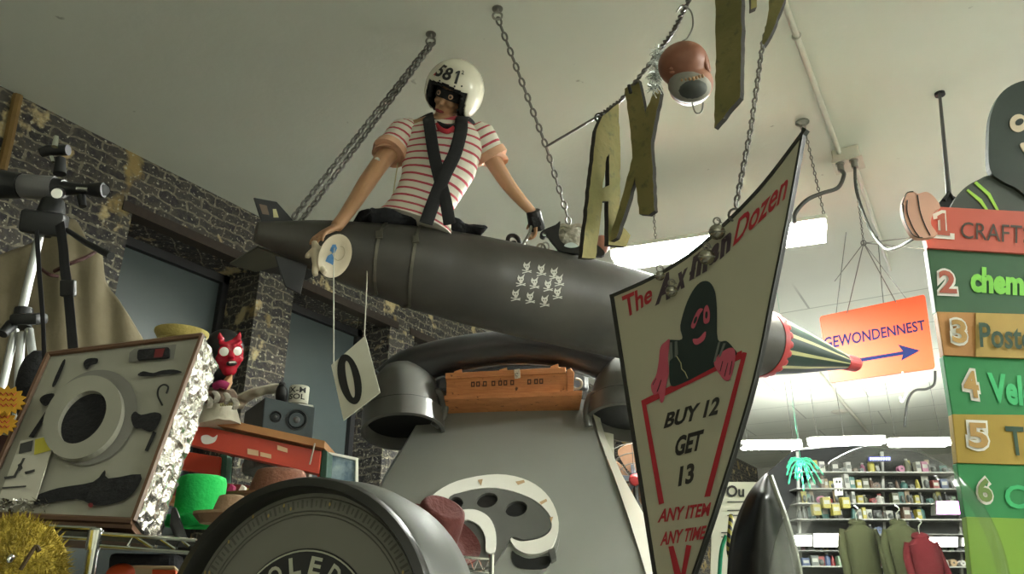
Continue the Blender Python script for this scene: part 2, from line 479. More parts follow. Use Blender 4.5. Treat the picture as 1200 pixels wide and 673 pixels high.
tag(obj('chain', bm, M['chain']), 'thin chain from ceiling to the near lamp below the hanging letter X', 'chain')
far = [((868, 521), (938, 520), 11.0, 'far ceiling lamp, left end of the bright row, above the small poster'), ((930, 531), (1000, 529), 9.6, 'far bright lamp hanging lowest, just above the green tinsel burst'), ((948, 517), (1036, 515), 11.0, 'far bright lamp in middle of the row above the shop shelves'), ((1042, 518), (1112, 517), 11.0, 'far bright lamp, end of the row beside the green list board')]
M['tube_far'] = mat('lit_tube_far', (.98, 1, .95), .5, emit=22)
for a, b, d, lab in far:
    fixture(P(a[0], a[1], d), P(b[0], b[1], d), lab, hood=.07, strength='tube_far', group='far row of ceiling lamps', tr=.036)
    for q_, nm_ in ((.12, 'left'), (.88, 'right')):
        e_ = P(a[0], a[1], d).lerp(P(b[0], b[1], d), q_)+UP*.05; bm = new(); add_sweep(bm, [e_, e_+UP*(HC-e_.z)], .004, 6)
        tag(obj('hanging_wire', bm, M['wire']), nm_+' wire of the '+lab.split(',')[0], 'wire')
for (x, y, d) in ((985, 375, 7.5),):
    pass
# two more hanging strip lamps of the same row, over the aisle outside the frame
fixture((3.4, 4.6, zl), (4.7, 4.6, zl), 'hanging fluorescent lamp over the side aisle', hood=.06, strength='tube_near')
fixture((3.8, 2.4, zl+.2), (5.1, 2.4, zl+.2), 'hanging fluorescent lamp over the aisle beside the list board', hood=.06, strength='tube_near')
# ================================================================== THE MISSILE
ZR = 1.6+1.42
RT, RN = onZ(300, 272, ZR), onZ(1007, 428, ZR)
RA = (RN-RT).normalized(); RL = (RN-RT).length
RY = UP.cross(RA).normalized()          # horizontal, away from camera or to it
if RY.dot(CF) > 0: RY = -RY             # RY points to the viewer
def s_at(px):
    lo, hi = 0, RL
    for _ in range(40):
        m = (lo+hi)/2
        if proj(RT+RA*m)[0] < px: lo = m
        else: hi = m
    return lo
RP = [(300, .045), (335, .08), (370, .115), (430, .16), (490, .20), (550, .222), (620, .238), (700, .25), (760, .25), (830, .235), (893, .205), (930, .155), (965, .095), (990, .05), (1007, .045)]
RS = [(s_at(p), r) for p, r in RP]
def r_at(s):
    for (a, ra), (b, rb) in zip(RS, RS[1:]):
        if a <= s <= b:
            t = (s-a)/(b-a) if b > a else 0
            return ra+(rb-ra)*t
    return RS[0][1] if s < RS[0][0] else RS[-1][1]
def r_hit(x, y, off=.002):
    d = D(x, y).normalized(); t = 1.5
    while t < 8:
        q = EYE+d*t; s = (q-RT).dot(RA)
        if 0 <= s <= RL and (q-RT-RA*s).length < r_at(s): break
        t += .002
    s = (q-RT).dot(RA); c = RT+RA*s
    return c+(q-c).normalized()*(r_at(s)+off)
def r_ang(s, a, off=0):                 # a measured from the viewer side towards the top
    return RT+RA*s+(RY*math.cos(a)+UP*math.sin(a))*(r_at(s)+off)
t_missile = NT('dull_grey_missile_paint', .38)
nz = t_missile.noise(3, 6); t_missile.col(t_missile.mix(t_missile.ramp(nz, .3, .75), '#312f2b', '#46433c'))
t_missile.l(t_missile.math('ADD', t_missile.math('MULTIPLY', t_missile.noise(9, 5), .3), .36), t_missile.b.inputs['Roughness'])
M['missile'] = t_missile.m
M['missile_dark'] = mat('dark_missile_paint', '#26272a', .4, 0, .2, 8)
missile = thing('missile', 'long grey missile with striped nose hanging from chains under the masked mannequin', 'missile', RT+RA*RL/2-UP*.25)
FM = mat3(RY, UP, RA, RT) if RY.cross(UP).dot(RA) > 0 else mat3(UP, RY, RA, RT)
sN = s_at(893); s9 = s_at(990)
def prof(a, b, extra=0, k=40): return [(r_at(a+(b-a)*i/k)+extra, a+(b-a)*i/k) for i in range(k+1)]
bm = new(); add_lathe(bm, prof(0, sN), FM, 48); obj('fuselage', bm, M['missile'], missile, smooth=True)
t = NT('striped_nose_paint', .45)
uvn = t.n('ShaderNodeUVMap'); sp = t.n('ShaderNodeSeparateXYZ'); t.l(uvn.outputs[0], sp.inputs[0])
st = t.math('FRACT', t.math('ADD', t.math('MULTIPLY', sp.outputs[0], 12.0), .15)); k = t.math('LESS_THAN', st, .24)
t.col(t.mix(k, '#23352f', '#a9a777')); M['nose'] = t.m
bm = new(); add_lathe(bm, prof(sN, s9), FM, 68); nose = obj('nose_cone', bm, M['nose'], missile, smooth=True)
M['red_paint'] = mat('red_paint', '#a03434', .45, 0, .15, 20)
bm = new(); add_lathe(bm, [(.05, s9-.01), (.056, s9), (.054, s9+.10), (.046, s9+.12)], FM, 20); obj('nose_tip', bm, M['red_paint'], nose)
bm = new(); add_lathe(bm, [(r_at(sN-.03)+.004, sN-.03), (r_at(sN)+.006, sN), (r_at(sN)+.004, sN+.015)], FM, 48)
for i in range(22):
    a = 2*PI*i/22; q = r_ang(sN+.02, a, .0); add_ball(bm, look(q, (q-RT-RA*(sN+.02))), .028, .024, .008, 10, 6)
obj('red_scallop_band', bm, M['red_paint'], missile, smooth=True)
# tail fins
def fin(name, pts3, th, lab=None):
    a, b, c = pts3[0], pts3[1], pts3[2]; n = (b-a).cross(c-a).normalized()*th/2
    bm = new(); f = [bm.verts.new(p+n) for p in pts3]; g = [bm.verts.new(p-n) for p in pts3]
    bm.faces.new(f); bm.faces.new(list(reversed(g)))
    for i in range(len(f)): bm.faces.new([f[i], g[i], g[(i+1) % len(f)], f[(i+1) % len(f)]])
    o = obj(name, bm, M['missile_dark'], missile, bev=.003)
    if lab: o['label'] = lab
    return o
vtop = lambda x, y: onY_plane(x, y)
RTn = RY                                 # normal of the vertical plane through the axis
def on_axis_plane(x, y):
    d = D(x, y); t = (RT-EYE).dot(RY)/d.dot(RY); return EYE+d*t
f1 = fin('tail_fin', [on_axis_plane(x, y) for x, y in ((297, 232), (324, 237), (358, 275), (312, 279))], .012)
bm = new()
pl = [on_axis_plane(x, y)+RY*.009 for x, y in ((303, 240), (312, 242), (315, 253), (307, 252))]; bm.faces.new([bm.verts.new(p) for p in pl]); M['tan_label'] = mat('faded_sticker', '#6b5a4c', .6); obj('sticker', bm, M['tan_label'], f1)
bm = new(); pl = [on_axis_plane(x, y)+RY*.009 for x, y in ((319, 246), (323, 246), (326, 256), (320, 256))]; bm.faces.new([bm.verts.new(p) for p in pl]); M['cream'] = mat('cream_paint', '#b9b386', .6); obj('sticker', bm, M['cream'], f1)
zf = ZR-.03
M['fin_green'] = mat('grey_green_fin', '#55554a', .5, 0, .15, 10)
ff_ = fin('tail_fin', [onZ(x, y, zf) for x, y in ((269, 309), (302, 289), (345, 306), (300, 318))], .012); ff_['label'] = 'grey green flat side fin'; ff_.data.materials[0] = M['fin_green']
fin('tail_fin', [on_axis_plane(x, y) for x, y in ((322, 300), (360, 310), (352, 346), (334, 336))], .012)
q0 = RT+RA*.12+RY*-.05
fin('tail_fin', [q0, q0+RA*.3, q0+RA*.22-RY*.36, q0-RA*.06-RY*.36], .012)
# steel bands round the hull
M['band'] = mat('steel_band', '#6b685e', .35, .8, .1, 30)
for px, dx in ((449, -22), (487, -22)):
    bm = new(); s0 = s_at(px); k = 40
    ring = []
    for i in range(k):
        a = 2*PI*i/k; s = s0+(-.09*math.cos(a) if math.cos(a) > 0 else 0)+.02*math.sin(a)
        ring.append((r_ang(s, a, .001), r_ang(s, a, .006), s))
    vi, vo, vi2, vo2 = [], [], [], []
    for i in range(k):
        a = 2*PI*i/k; s = ring[i][2]
        vi.append(bm.verts.new(r_ang(s-.007, a, .001))); vo.append(bm.verts.new(r_ang(s-.007, a, .007))); vo2.append(bm.verts.new(r_ang(s+.007, a, .007))); vi2.append(bm.verts.new(r_ang(s+.007, a, .001)))
    for i in range(k):
        j = (i+1) % k
        for A, B in ((vi, vo), (vo, vo2), (vo2, vi2), (vi2, vi)): bm.faces.new([A[i], B[i], B[j], A[j]])
    b = obj('steel_band', bm, M['band'], missile)
    bm = new(); c = r_ang(s0-.085, .25, .008); add_box(bm, look(c, c-(RT+RA*s0), RA), .04, .03, .012, .002); obj('buckle', bm, M['band'], b)
# lifting eyes
for px, py, rr in ((602, 280, .036),):
    bm = new(); s = s_at(602); c = r_ang(s, PI/2, .03); add_torus(bm, mat3(RA, UP, RA.cross(UP), c), rr, .012, 20, 8); add_lathe(bm, [(.03, -.045), (.03, -.03), (.015, -.03), (.015, 0)], look(c, UP), 12)
    obj('lifting_eye', bm, M['black'], missile, smooth=True)
# small winged skull decals
M['decal'] = mat('white_decal', '#b9b8ae', .6, 0, .1, 80)
sk = [(617, 313), (634, 316), (649, 320), (610, 328), (626, 331), (642, 334), (655, 328), (604, 345), (621, 348), (638, 352), (653, 343)]
skull = [(-3.2, -6.5), (-1.6, -3.6), (1.0, -3.8), (5.6, -8), (3.8, -3.2), (4.2, 0), (2.6, 2.4), (2.0, 5.0), (-1.4, 5.0), (-2.2, 2.2), (-4.4, .4), (-4.8, -2.6)]
eyes = [[(-2.4, -1.4), (-.8, -1.4), (-1.0, .4), (-2.2, .4)], [(.6, -1.4), (2.4, -1.4), (2.2, .4), (.8, .4)]]
f3 = lambda x, y, o: r_hit(x, y, .002+o)
for (x, y) in sk:
    bm = new()
    add_slab(bm, f3, [[(x+a*.85, y+b*.85) for a, b in skull]]+[[(x+a*.85, y+b*.85) for a, b in e] for e in eyes], 0)
    for s in (-1, 1):
        add_slab(bm, f3, [[(x-5.8*s, y+4.6-s*.4), (x-5.4*s, y+3.6-s*.4), (x+5.6*s, y+6.6-s*.4), (x+5.2*s, y+7.6-s*.4)]], 0)
    obj('skull_decal', bm, M['decal'], missile, fix=False)
# ------------------------------------------------------------------ chains holding the missile
h1 = onZ(505, 40, HC); h2 = onZ(583, 10, HC)
def hook(c, lab):
    bm = new(); add_torus(bm, mat3(CR, UP, CF, c-UP*.05), .025, .006, 14, 6); add_sweep(bm, [c, c-UP*.03], .007, 8); add_lathe(bm, [(.03, -.004), (.03, 0)], look(c, UP), 14)
    tag(obj('ceiling_hook', bm, M['steel'], smooth=True), lab, 'hook')
hook(h1, 'steel ceiling hook holding the tail chains of the missile'); hook(h2, 'steel ceiling hook at the top of the single missile chain')
sA, sB = s_at(343), s_at(360)
bm = new(); add_chain(bm, [h1-UP*.06, r_ang(s_at(338), 1.2, .01)], .052, .0058)
tag(obj('chain', bm, M['chain']), 'left of two slanting chains from ceiling hook to missile tail', 'chain')
bm = new(); add_chain(bm, [h1-UP*.06+CR*.02, r_ang(s_at(350), 1.9, .01)], .052, .0058)
tag(obj('chain', bm, M['chain']), 'right of two slanting chains from ceiling hook to missile tail', 'chain')
nose_top = r_ang(s_at(676), PI/2, .03)
bm = new(); add_chain(bm, [h2-UP*.06, P(640, 172, 3.45), P(664, 250, 3.62), nose_top], .058, .0062)
tag(obj('chain', bm, M['chain']), 'heavy chain from ceiling down to the fur ball on the missile', 'chain')
bm = new(); q = P(640, 172, 3.45)
cab = [q, P(700, 137, 3.0), P(727, 118, 2.85), P(765, 70, 2.5), P(790, 35, 2.25), P(812, -10, 2.05), P(835, -60, 1.9)]
add_sweep(bm, cab[:2], .007, 8)
for a, b in zip(cab[1:], cab[2:]):
    for ph in (0, PI):
        n = 18; tt = (b-a).normalized(); u = tt.orthogonal().normalized(); w = tt.cross(u)
        add_sweep(bm, [a+(b-a)*(i/n)+(u*math.cos(i*1.3+ph)+w*math.sin(i*1.3+ph))*.006 for i in range(n+1)], .0055, 6)
tag(obj('twisted_cable', bm, M['chain'], smooth=True), 'twisted steel cable carrying the big wooden letters', 'cable')
# ================================================================== THE MANNEQUIN
M['skin'] = mat('painted_mannequin_skin', '#a9805f', .42, 0, .1, 12)
M['face'] = mat('painted_face', '#b08d76', .4, 0, .08, 20)
M['lips'] = mat('dark_red_lips', '#6e1f22', .4)
M['helmet'] = mat('glossy_white_helmet', '#d6d2c0', .18, 0, .05, 10)
M['numeral'] = mat('black_numerals', '#151515', .5)
M['shirt_red'] = mat('red_collar', '#b2303c', .8)
t = NT('striped_cotton', .85)
uvn = t.n('ShaderNodeUVMap'); sp = t.n('ShaderNodeSeparateXYZ'); t.l(uvn.outputs[0], sp.inputs[0])
v = t.math('ADD', t.math('MULTIPLY', sp.outputs[1], 24.0), t.math('MULTIPLY', t.noise(5, 2), .35))
k = t.math('LESS_THAN', t.math('FRACT', v), .27)
c = t.mix(k, '#d8d2c4', '#b04250'); t.col(c); t.bump(t.noise(16, 4), .35, .02); M['shirt'] = t.m
M['shirt_plain'] = mat('pink_cotton_cuff', '#cfa183', .85, 0, .1, 30)
base = P(497, 262, 3.2)
man = thing('mannequin', 'masked shop mannequin in red striped shirt and white helmet riding on the missile', 'mannequin', base)
def Q(x, y, d=3.2): return P(x, y, d)
def px(n, d=3.2, y=200): return n*mpp(520, y, d)
u1 = px(1)                               # one picture unit at the torso
# --- torso sections: centre, half width, half depth
sec = [((523, 139), 15, 14), ((522, 143), 27, 16), ((520, 150), 46, 20), ((519, 160), 50, 23), ((517, 178), 47, 25), ((514, 198), 43, 26), ((506, 218), 37, 22), ((499, 232), 35, 21), ((493, 246), 37, 23), ((488, 257), 41, 25)]
def torso(bm, grow=0, seg=None):
    ss = seg or sec
    pts = [Q(*s[0]) for s in ss]
    rad = [((s[2]+grow)*u1, (s[1]+grow)*u1) for s in ss]
    return add_sweep(bm, pts, rad, 28, up=CF, keep_up=True)
# --- arm skeletons
la_ = [Q(476, 156, 3.2), Q(462, 172, 3.17), Q(447, 190, 3.13), Q(430, 214, 3.07), Q(416, 236, 3.01), Q(402, 256, 2.95), Q(394, 266, 2.92)]
lr = [15*u1, 13*u1, 10.5*u1, 10*u1, 8.6*u1, 7*u1, 6.6*u1]
ra_ = [Q(560, 158, 3.22), Q(571, 176, 3.25), Q(583, 197, 3.29), Q(596, 217, 3.34), Q(610, 234, 3.38), Q(622, 247, 3.42), Q(626, 252, 3.43)]
rr_ = [15*u1, 12*u1, 10*u1, 9*u1, 7.4*u1, 6*u1, 6*u1]
bm = new(); torso(bm, -2)
for pts, rad in ((la_, lr), (ra_, rr_)): add_sweep(bm, smv(pts, 4), [rad[min(i//4, 6)]*(1-(i % 4)/4)+rad[min(i//4+1, 6)]*(i % 4)/4 for i in range(25)], 14)
# neck
add_sweep(bm, [Q(521, 150, 3.21), Q(523, 138, 3.21), Q(527, 122, 3.22)], [16*u1, 11.5*u1, 11*u1], 14)
# head frame
hup = (CR*.40+CU*.92).normalized(); hf = (CR*-.30+CU*-.30+CB*.92).normalized(); hup = (hup-hf*hup.dot(hf)).normalized(); hx = hf.cross(hup)
hc = Q(528, 113.5, 3.13); HM = mat3(hx, hf, hup, hc)
def H(x, y, z): return HM @ Vector((x, y, z))
add_ball(bm, HM @ Matrix.Translation((0, 0, .012)), .070, .088, .100)
add_ball(bm, HM @ Matrix.Translation((0, .028, -.055)), .050, .058, .058)
add_ball(bm, HM @ Matrix.Translation((0, .070, -.095)), .020, .018, .016)     # chin
add_sweep(bm, [H(0, .082, .012), H(0, .095, -.012), H(0, .105, -.030), H(0, .088, -.036)], [.007, .009, .012, .009], 8)   # nose
for s in (-1, 1): add_ball(bm, HM @ Matrix.Translation((s*.034, .066, -.026)), .020, .020, .018)
# hands
def hand(bm, wrist, dirv, side, palm_n, spread=.014, curl=.3, fl=.075, seed=0):
    dirv = dirv.normalized(); palm_n = (palm_n-dirv*palm_n.dot(dirv)).normalized(); sd = dirv.cross(palm_n)*side
    add_sweep(bm, [wrist-dirv*.01, wrist+dirv*.03, wrist+dirv*.07, wrist+dirv*.092], [(.017, .024), (.016, .034), (.014, .040), (.010, .038)], 14, up=palm_n)
    for i in range(4):
        a = (i-1.5)
        r0 = wrist+dirv*.085+sd*(a*.019); L = fl*(.86, 1.0, .95, .75)[i]
        d = (dirv+sd*(a*spread*6)).normalized(); pts = [r0]; cur = curl*(1+.15*i); nn = -palm_n
        for k, f in enumerate((.42, .33, .25)):
            ang = cur*(k+.6); v = d*math.cos(ang)-palm_n*math.sin(ang)
            pts.append(pts[-1]+v*(L*f))
        add_sweep(bm, pts, [.0095, .009, .008, .0055], 8)
    r0 = wrist+dirv*.03+sd*-.03; v1 = (dirv*.6-sd*.75-palm_n*.25).normalized(); v2 = (dirv*.85-sd*.3-palm_n*.4).normalized()
    add_sweep(bm, [r0, r0+v1*.035, r0+v1*.035+v2*.028, r0+v1*.035+v2*.050], [.012, .011, .0095, .006], 8)
wl = la_[-1]; hand(bm, wl, (Q(364, 280, 2.83)-wl), -1, (UP+CF*-.1), .012, .28, .08)
wr = ra_[-1]; hand(bm, wr, (Q(627, 275, 3.50)-wr), 1, (CR*.75+CB*.2+UP*.5), .012, .45, .07)
obj('body', bm, M['skin'], man, rem=.006, smooth=True)
# --- face paint and features
bm = new()
for s in (-1, 1):
    pts = [H(s*.019*k, .104-.012*k*k, -.062-.002*k) for k in (-.0, .5, 1, 1.4)]
add_sweep(bm, [H(x, .106-abs(x)*.35, -.066+.12*abs(x)*(1 if abs(x) < .01 else .6)) for x in (-.024, -.014, -.005, 0, .005, .014, .024)], [(.003, .003), (.007, .006), (.0085, .007), (.007, .006), (.0085, .007), (.007, .006), (.003, .003)], 8)
obj('lips', bm, M['lips'], man, smooth=True)
def skull_pt(x, z, off):                # front of the head at local x,z
    q = 1-(x/.072)**2-((z-.012)/.102)**2
    return H(x, .09*math.sqrt(max(q, .02))+off, z)
bm = new(); nx, nz = 22, 10; g = {}
for i in range(nx+1):
    for j in range(nz+1):
        x = -.068+.136*i/nx; zc = .022-.4*abs(x)**1.6; hh = .026+.10*abs(x)
        z = zc+hh*(j/nz*2-1)*(.85)
        g[i, j] = bm.verts.new(skull_pt(x, z, .007+.006*math.exp(-(x/.02)**2)))
for i in range(nx):
    for j in range(nz): bm.faces.new([g[i, j], g[i+1, j], g[i+1, j+1], g[i, j+1]])
obj('eye_mask', bm, M['black_matte'], man, smooth=True)['label'] = 'black mask across the eyes'
M['eye_white'] = mat('painted_eye', '#b8957a', .4); M['iris'] = mat('painted_iris', '#3c3430', .3)
for s in (-1, 1):
    c = skull_pt(s*.032, .016, .010)
    bm = new(); add_lathe(bm, [(0, .004), (.009, .003), (.0125, 0), (.0125, -.006)], look(c, hf+hx*s*.25, hup), 18); e = obj('eye', bm, M['eye_white'], man, smooth=True)
    bm = new(); add_lathe(bm, [(0, .006), (.006, .005), (.007, .002)], look(c, hf+hx*s*.25, hup), 14); obj('iris', bm, M['iris'], e, smooth=True)
# --- helmet
RH = .150; oc = HM @ Vector((0, -.030, .030)); OM = mat3(hx, hf, hup, oc)
def helmet_shell(bm, rad, xo, zo, zlow, n=128, v=96):
    prof_ = [(math.sin(PI*i/v), math.cos(PI*i/v)) for i in range(v+1)]; g = {}
    for i in range(v+1):
        for j in range(n):
            a = 2*PI*j/n
            p = Vector((prof_[i][0]*math.cos(a)*.94, prof_[i][0]*math.sin(a)*1.03, prof_[i][1]))
            g[i, j] = p
    keep = lambda p: p.z > zlow and not (p.y > .18 and p.z < zo-.18*abs(p.x) and abs(p.x) < xo)
    vt = {}
    def V(k):
        if k not in vt: vt[k] = bm.verts.new(OM @ (g[k]*rad))
        return vt[k]
    for i in range(v):
        for j in range(n):
            ks = [(i, j), (i, (j+1) % n), (i+1, (j+1) % n), (i+1, j)]
            m_ = sum((g[k] for k in ks), Vector())/4
            if not keep(m_): continue
            vs = []
            for k in ks:
                if k[0] in (0, v): k = (k[0], 0)
                w = V(k)
                if w not in vs: vs.append(w)
            if len(vs) > 2:
                try: bm.faces.new(vs)
                except ValueError: pass
bm = new(); helmet_shell(bm, RH, .70, .30, -.80)
hel = obj('helmet', bm, M['helmet'], man, smooth=True, ang=60); md = hel.modifiers.new('s', 'SOLIDIFY'); md.thickness = .006; md.offset = 1
bm = new(); helmet_shell(bm, RH*.975, .60, .20, -.86)
o = obj('liner', bm, M['black_matte'], hel, smooth=True, ang=60); md = o.modifiers.new('s', 'SOLIDIFY'); md.thickness = .020; md.offset = -1
def on_helmet(u, v, off=.0125):           # u along the brow to the picture's right, v up, metres
    lon, lat = u/RH, v/RH
    p = Vector((-math.sin(lon)*math.cos(lat)*.94, math.cos(lon)*math.cos(lat)*1.03, math.sin(lat)))
    return OM @ (p*(RH+off))
bm = new()
for s_, uc, w in (('5', -.062, .044), ('8', -.008, .048)):
    add_text(bm, s_, lambda a, b, uc=uc, w=w: on_helmet(uc+(a-.5)*w*1.05, .056+b*.066), .03)
add_slab(bm, lambda x, y, o: on_helmet(.046+(x-.5)*.036, .056+y*.066), [[(.42, 0), (.82, 0), (.82, 1), (.5, 1), (.1, .82), (.1, .68), (.42, .76)]], 0)
add_text(bm, '2', lambda a, b: on_helmet(.068+a*.016, .108+b*.022), .03)
obj('numerals', bm, M['numeral'], hel)
for u, v in ((.085, .055), (.10, .0), (.10, -.06), (-.035, .045), (.05, .045)):
    bm = new(); c = on_helmet(u, v, .006); add_lathe(bm, [(.0045, 0), (.0045, .003), (.002, .004)], look(c, c-oc), 10); obj('snap_button', bm, M['black'], hel)
bm = new(); add_text(bm, 'A', lambda a, b: on_helmet(-.092+a*.018, .052+b*.016), .03); obj('red_mark', bm, M['shirt_red'], hel)
# chin strap / dark collar scarf behind the neck
bm = new(); add_sweep(bm, smv([Q(490, 142, 3.24), Q(503, 137, 3.18), Q(513, 145, 3.12), Q(525, 149, 3.10), Q(537, 146, 3.12), Q(549, 140, 3.20), Q(556, 148, 3.26)]), (.014, .012), 10)
obj('scarf', bm, M['black_matte'], man, smooth=True)
# --- shirt
bm = new(); torso(bm, 1.0, [((519.5, 151), 27, 17), ((519.8, 151.5), 40, 19.5)]+sec[3:]+[((485.5, 263), 45, 27), ((485.8, 262), 43, 26)])
sh = obj('shirt', bm, M['shirt'], man, smooth=True)
for pts, rad, nm in ((la_, lr, 0), (ra_, rr_, 1)):
    a, b, c = pts[0], pts[1], pts[2]
    k = [a-(b-a)*.5, a, (a+b)/2, b, b+(c-b)*.30]
    bm = new(); add_sweep(bm, k, [12*u1, 20*u1, 20*u1, 18.5*u1, 18.5*u1], 18); obj('sleeve', bm, M['shirt'], sh, smooth=True)
    bm = new(); e = k[-1]; d = (c-b).normalized(); add_sweep(bm, [e-d*.022, e-d*.018, e+d*.018, e+d*.024, e+d*.018], [18.6*u1, 20.5*u1, 21*u1, 19*u1, 15*u1], 18); obj('rolled_cuff', bm, M['shirt_plain'], sh, smooth=True)
bm = new(); add_sweep(bm, smv([Q(511, 146, 3.11), Q(517, 152, 3.085), Q(525, 154, 3.08), Q(532, 150, 3.10)]), (.012, .006), 10, up=UP); obj('collar', bm, M['shirt_red'], sh, smooth=True)
# --- black belts crossing on the chest
def belt(pts, w=.029):
    bm = new(); q = smv(pts, 5); add_sweep(bm, q, [(.004, w)]*len(q), 8, up=CB, keep_up=True); return obj('shoulder_belt', bm, M['strap'], man)
belt([Q(501, 134, 3.24), Q(502, 139, 3.11), Q(504, 152, 3.075), Q(508, 178, 3.055), Q(514, 205, 3.065), Q(522, 235, 3.08), Q(527, 263, 3.08)])
belt([Q(545, 134, 3.24), Q(541, 140, 3.11), Q(540, 154, 3.070), Q(533, 180, 3.045), Q(521, 205, 3.055), Q(510, 232, 3.08), Q(499, 262, 3.08)], .032)
# --- wrist gauntlet, sticker
bm = new(); a, b = ra_[-2], ra_[-1]; d = (Q(630, 270, 3.49)-b).normalized(); b2 = b+d*.01
add_sweep(bm, [b2-d*.035, b2-d*.03, b2+d*.07, b2+d*.075], [(.030, .034), (.034, .038), (.034, .044), (.026, .036)], 10)
g = obj('gauntlet', bm, M['black'], man, bev=.004)
bm = new(); c = b2+CB*.035+d*.03; add_box(bm, look(c, CB+CR*.2, d), .045, .055, .018, .004); obj('buckle_block', bm, M['black_matte'], g)
bm = new(); c = la_[2]+CB*13*u1-CR*.012; add_lathe(bm, [(.014, -.004), (.014, .001), (0, .001)], look(c, CB-CR*.4), 16); obj('round_sticker', bm, M['white'], man)
# silver sheath visible along the underside of the left-hand arm
# --- lever held by the gloved hand
bm = new(); add_sweep(bm, [r_hit(610, 292, -.03), Q(620, 274, 3.47), Q(624, 262, 3.45)], .008, 8)
tag(obj('lever', bm, M['steel'], smooth=True), 'thin metal lever held by the mannequin hand with black gauntlet', 'lever')
# --- cushion
M['cushion'] = mat('black_crumpled_cloth', '#15161a', .95, 0, .4, 20, .8, 30)
bm = new(); rnd = random.Random(3)
pp = [(s_at(414), .02), (s_at(425), .045), (s_at(445), .04), (s_at(468), .035), (s_at(490), .05), (s_at(515), .045), (s_at(535), .03), (s_at(556), .010)]
pts = [r_ang(s, PI/2, h*.35) for s, h in pp]
add_sweep(bm, smv(pts, 4), [(max(.012, pp[min(i//4, 7)][1]), .13+.015*math.sin(i)) for i in range(29)], 18, up=UP, keep_up=True)
for v in bm.verts: v.co += Vector(noise.noise_vector(v.co*14))*.014
tag(obj('seat_cushion', bm, M['cushion'], smooth=True), 'crumpled black cloth cushion under the mannequin on top of the missile', 'cushion')
bm = new(); add_sweep(bm, [Q(467, 185, 3.2), Q(459, 240, 3.2), Q(457, 264, 3.18)], .003, 6)
tag(obj('cord', bm, M['cream']), 'thin pale cord hanging from the mannequin sleeve to the cushion', 'cord')
# ================================================================== THINGS HANGING UNDER THE MISSILE
M['bisque'] = mat('bisque_white', '#c8bca4', .45, 0, .08, 20)
bm = new(); d0 = 2.80
def B(x, y, o=0): return P(x, y, d0+o)
add_ball(bm, look(B(369.5, 288), CB, CU), .016, .016, .016)
add_sweep(bm, [B(368, 283), B(370, 290)], [.012, .014], 8)
add_sweep(bm, smv([B(364, 297), B(370, 292), B(375, 292), B(380, 296)], 4), .014, 10)
add_sweep(bm, smv([B(369, 294), B(370, 305), B(372, 313)], 4), [.017]*9, 12)
add_sweep(bm, smv([B(366, 294), B(361, 299), B(360, 302)], 4), [.011]*9, 10)
add_sweep(bm, smv([B(376, 293), B(380, 295), B(377, 298)], 4), [.011]*9, 10)
add_sweep(bm, smv([B(370, 308), B(369, 317), B(370, 323)], 4), [.013]*9, 10)
add_sweep(bm, smv([B(373, 306), B(377, 314), B(381, 320)], 4), [.013]*9, 10)
tag(obj('doll', bm, M['bisque'], rem=.004, smooth=True), 'small headless white bisque doll hanging below the mannequin hand on the missile', 'doll')
pp_ = P(392, 300, 2.80)
pn = (CB*.82+CR*.45-CU*.1).normalized(); PMx = look(pp_, pn, (CU*.93+CR*.36))
plate = thing('plate', 'oval white plate with blue windmill picture hung on the missile tail', 'plate', pp_)
PMs = PMx @ Matrix.Diagonal((.72, 1.0, 1, 1)); k = .092
bm = new(); add_lathe(bm, [(0, .002), (k*.66, .002), (k*.74, .006), (k, .010), (k, .006), (k*.7, -.006), (0, -.008)], PMs, 40); obj('dish', bm, M['bisque'], plate, smooth=True)
M['delft'] = mat('blue_glaze', '#4a7fb0', .4, 0, .2, 60); M['tan_glaze'] = mat('tan_glaze', '#a2987e', .4)
def on_pl(x, y, o=.0035): return PMs @ Vector((x*k, y*k, o))
bm = new()
for l in ([(-.40, .14), (-.06, .10), (-.02, .36), (-.18, .50), (-.38, .44)], [(-.44, -.36), (.06, -.40), (.04, -.14), (-.2, .06), (-.42, -.1)], [(-.46, -.2), (-.34, -.16), (-.34, -.24)], [(-.2, .04), (-.16, .12), (-.24, .12)], [(.0, -.4), (.1, -.42), (.06, -.3)]):
    bm.faces.new([bm.verts.new(on_pl(*q)) for q in l])
obj('painted_figure', bm, M['delft'], plate, fix=False)
bm = new(); add_torus(bm, PMs @ Matrix.Translation((.22*k, .18*k, .004)), .32*k, .0015, 24, 5, -120, 110); obj('painted_arc', bm, M['tan_glaze'], plate)
# --- numbered card on two strings
card = Plane((388, 430, 2.55), (428, 394, 2.55), (401, 493, 2.5))
t = thing('number_card', 'white square card with black 0 hanging on two strings below missile', 'card', card.at(415, 440))
M['card'] = mat('white_card', '#c5c4b4', .7, 0, .05, 8)
bm = new(); add_slab(bm, card.at, [[(388, 428), (428, 393.5), (445.5, 460), (402.5, 493)]], .004); obj('board', bm, M['card'], t)
bm = new(); rot = -13
add_slab(bm, card.at, [ell(410, 445, 13, 30, rot, 40), ell(410.5, 445, 3.9, 22, rot+2, 30)], 0, .0025); obj('numeral', bm, M['numeral'], t, fix=False)
M['string'] = mat('white_string', '#b7b4a4', .8)
for a, b, lab in (((391, 428), (391, 318), 'left of two white strings holding the number card, below the plate'), ((427, 394), (430, 330), 'right of two white strings holding the number card, below the steel band')):
    bm = new(); add_sweep(bm, [card.at(*a), P(b[0], b[1], 2.72)], .0028, 6); tag(obj('string', bm, M['string']), lab, 'string')
bm = new(); add_sweep(bm, [P(392, 283, 2.8), P(391, 318, 2.72)], .002, 6); tag(obj('string', bm, M['string']), 'short string running behind the oval plate to the missile', 'string')
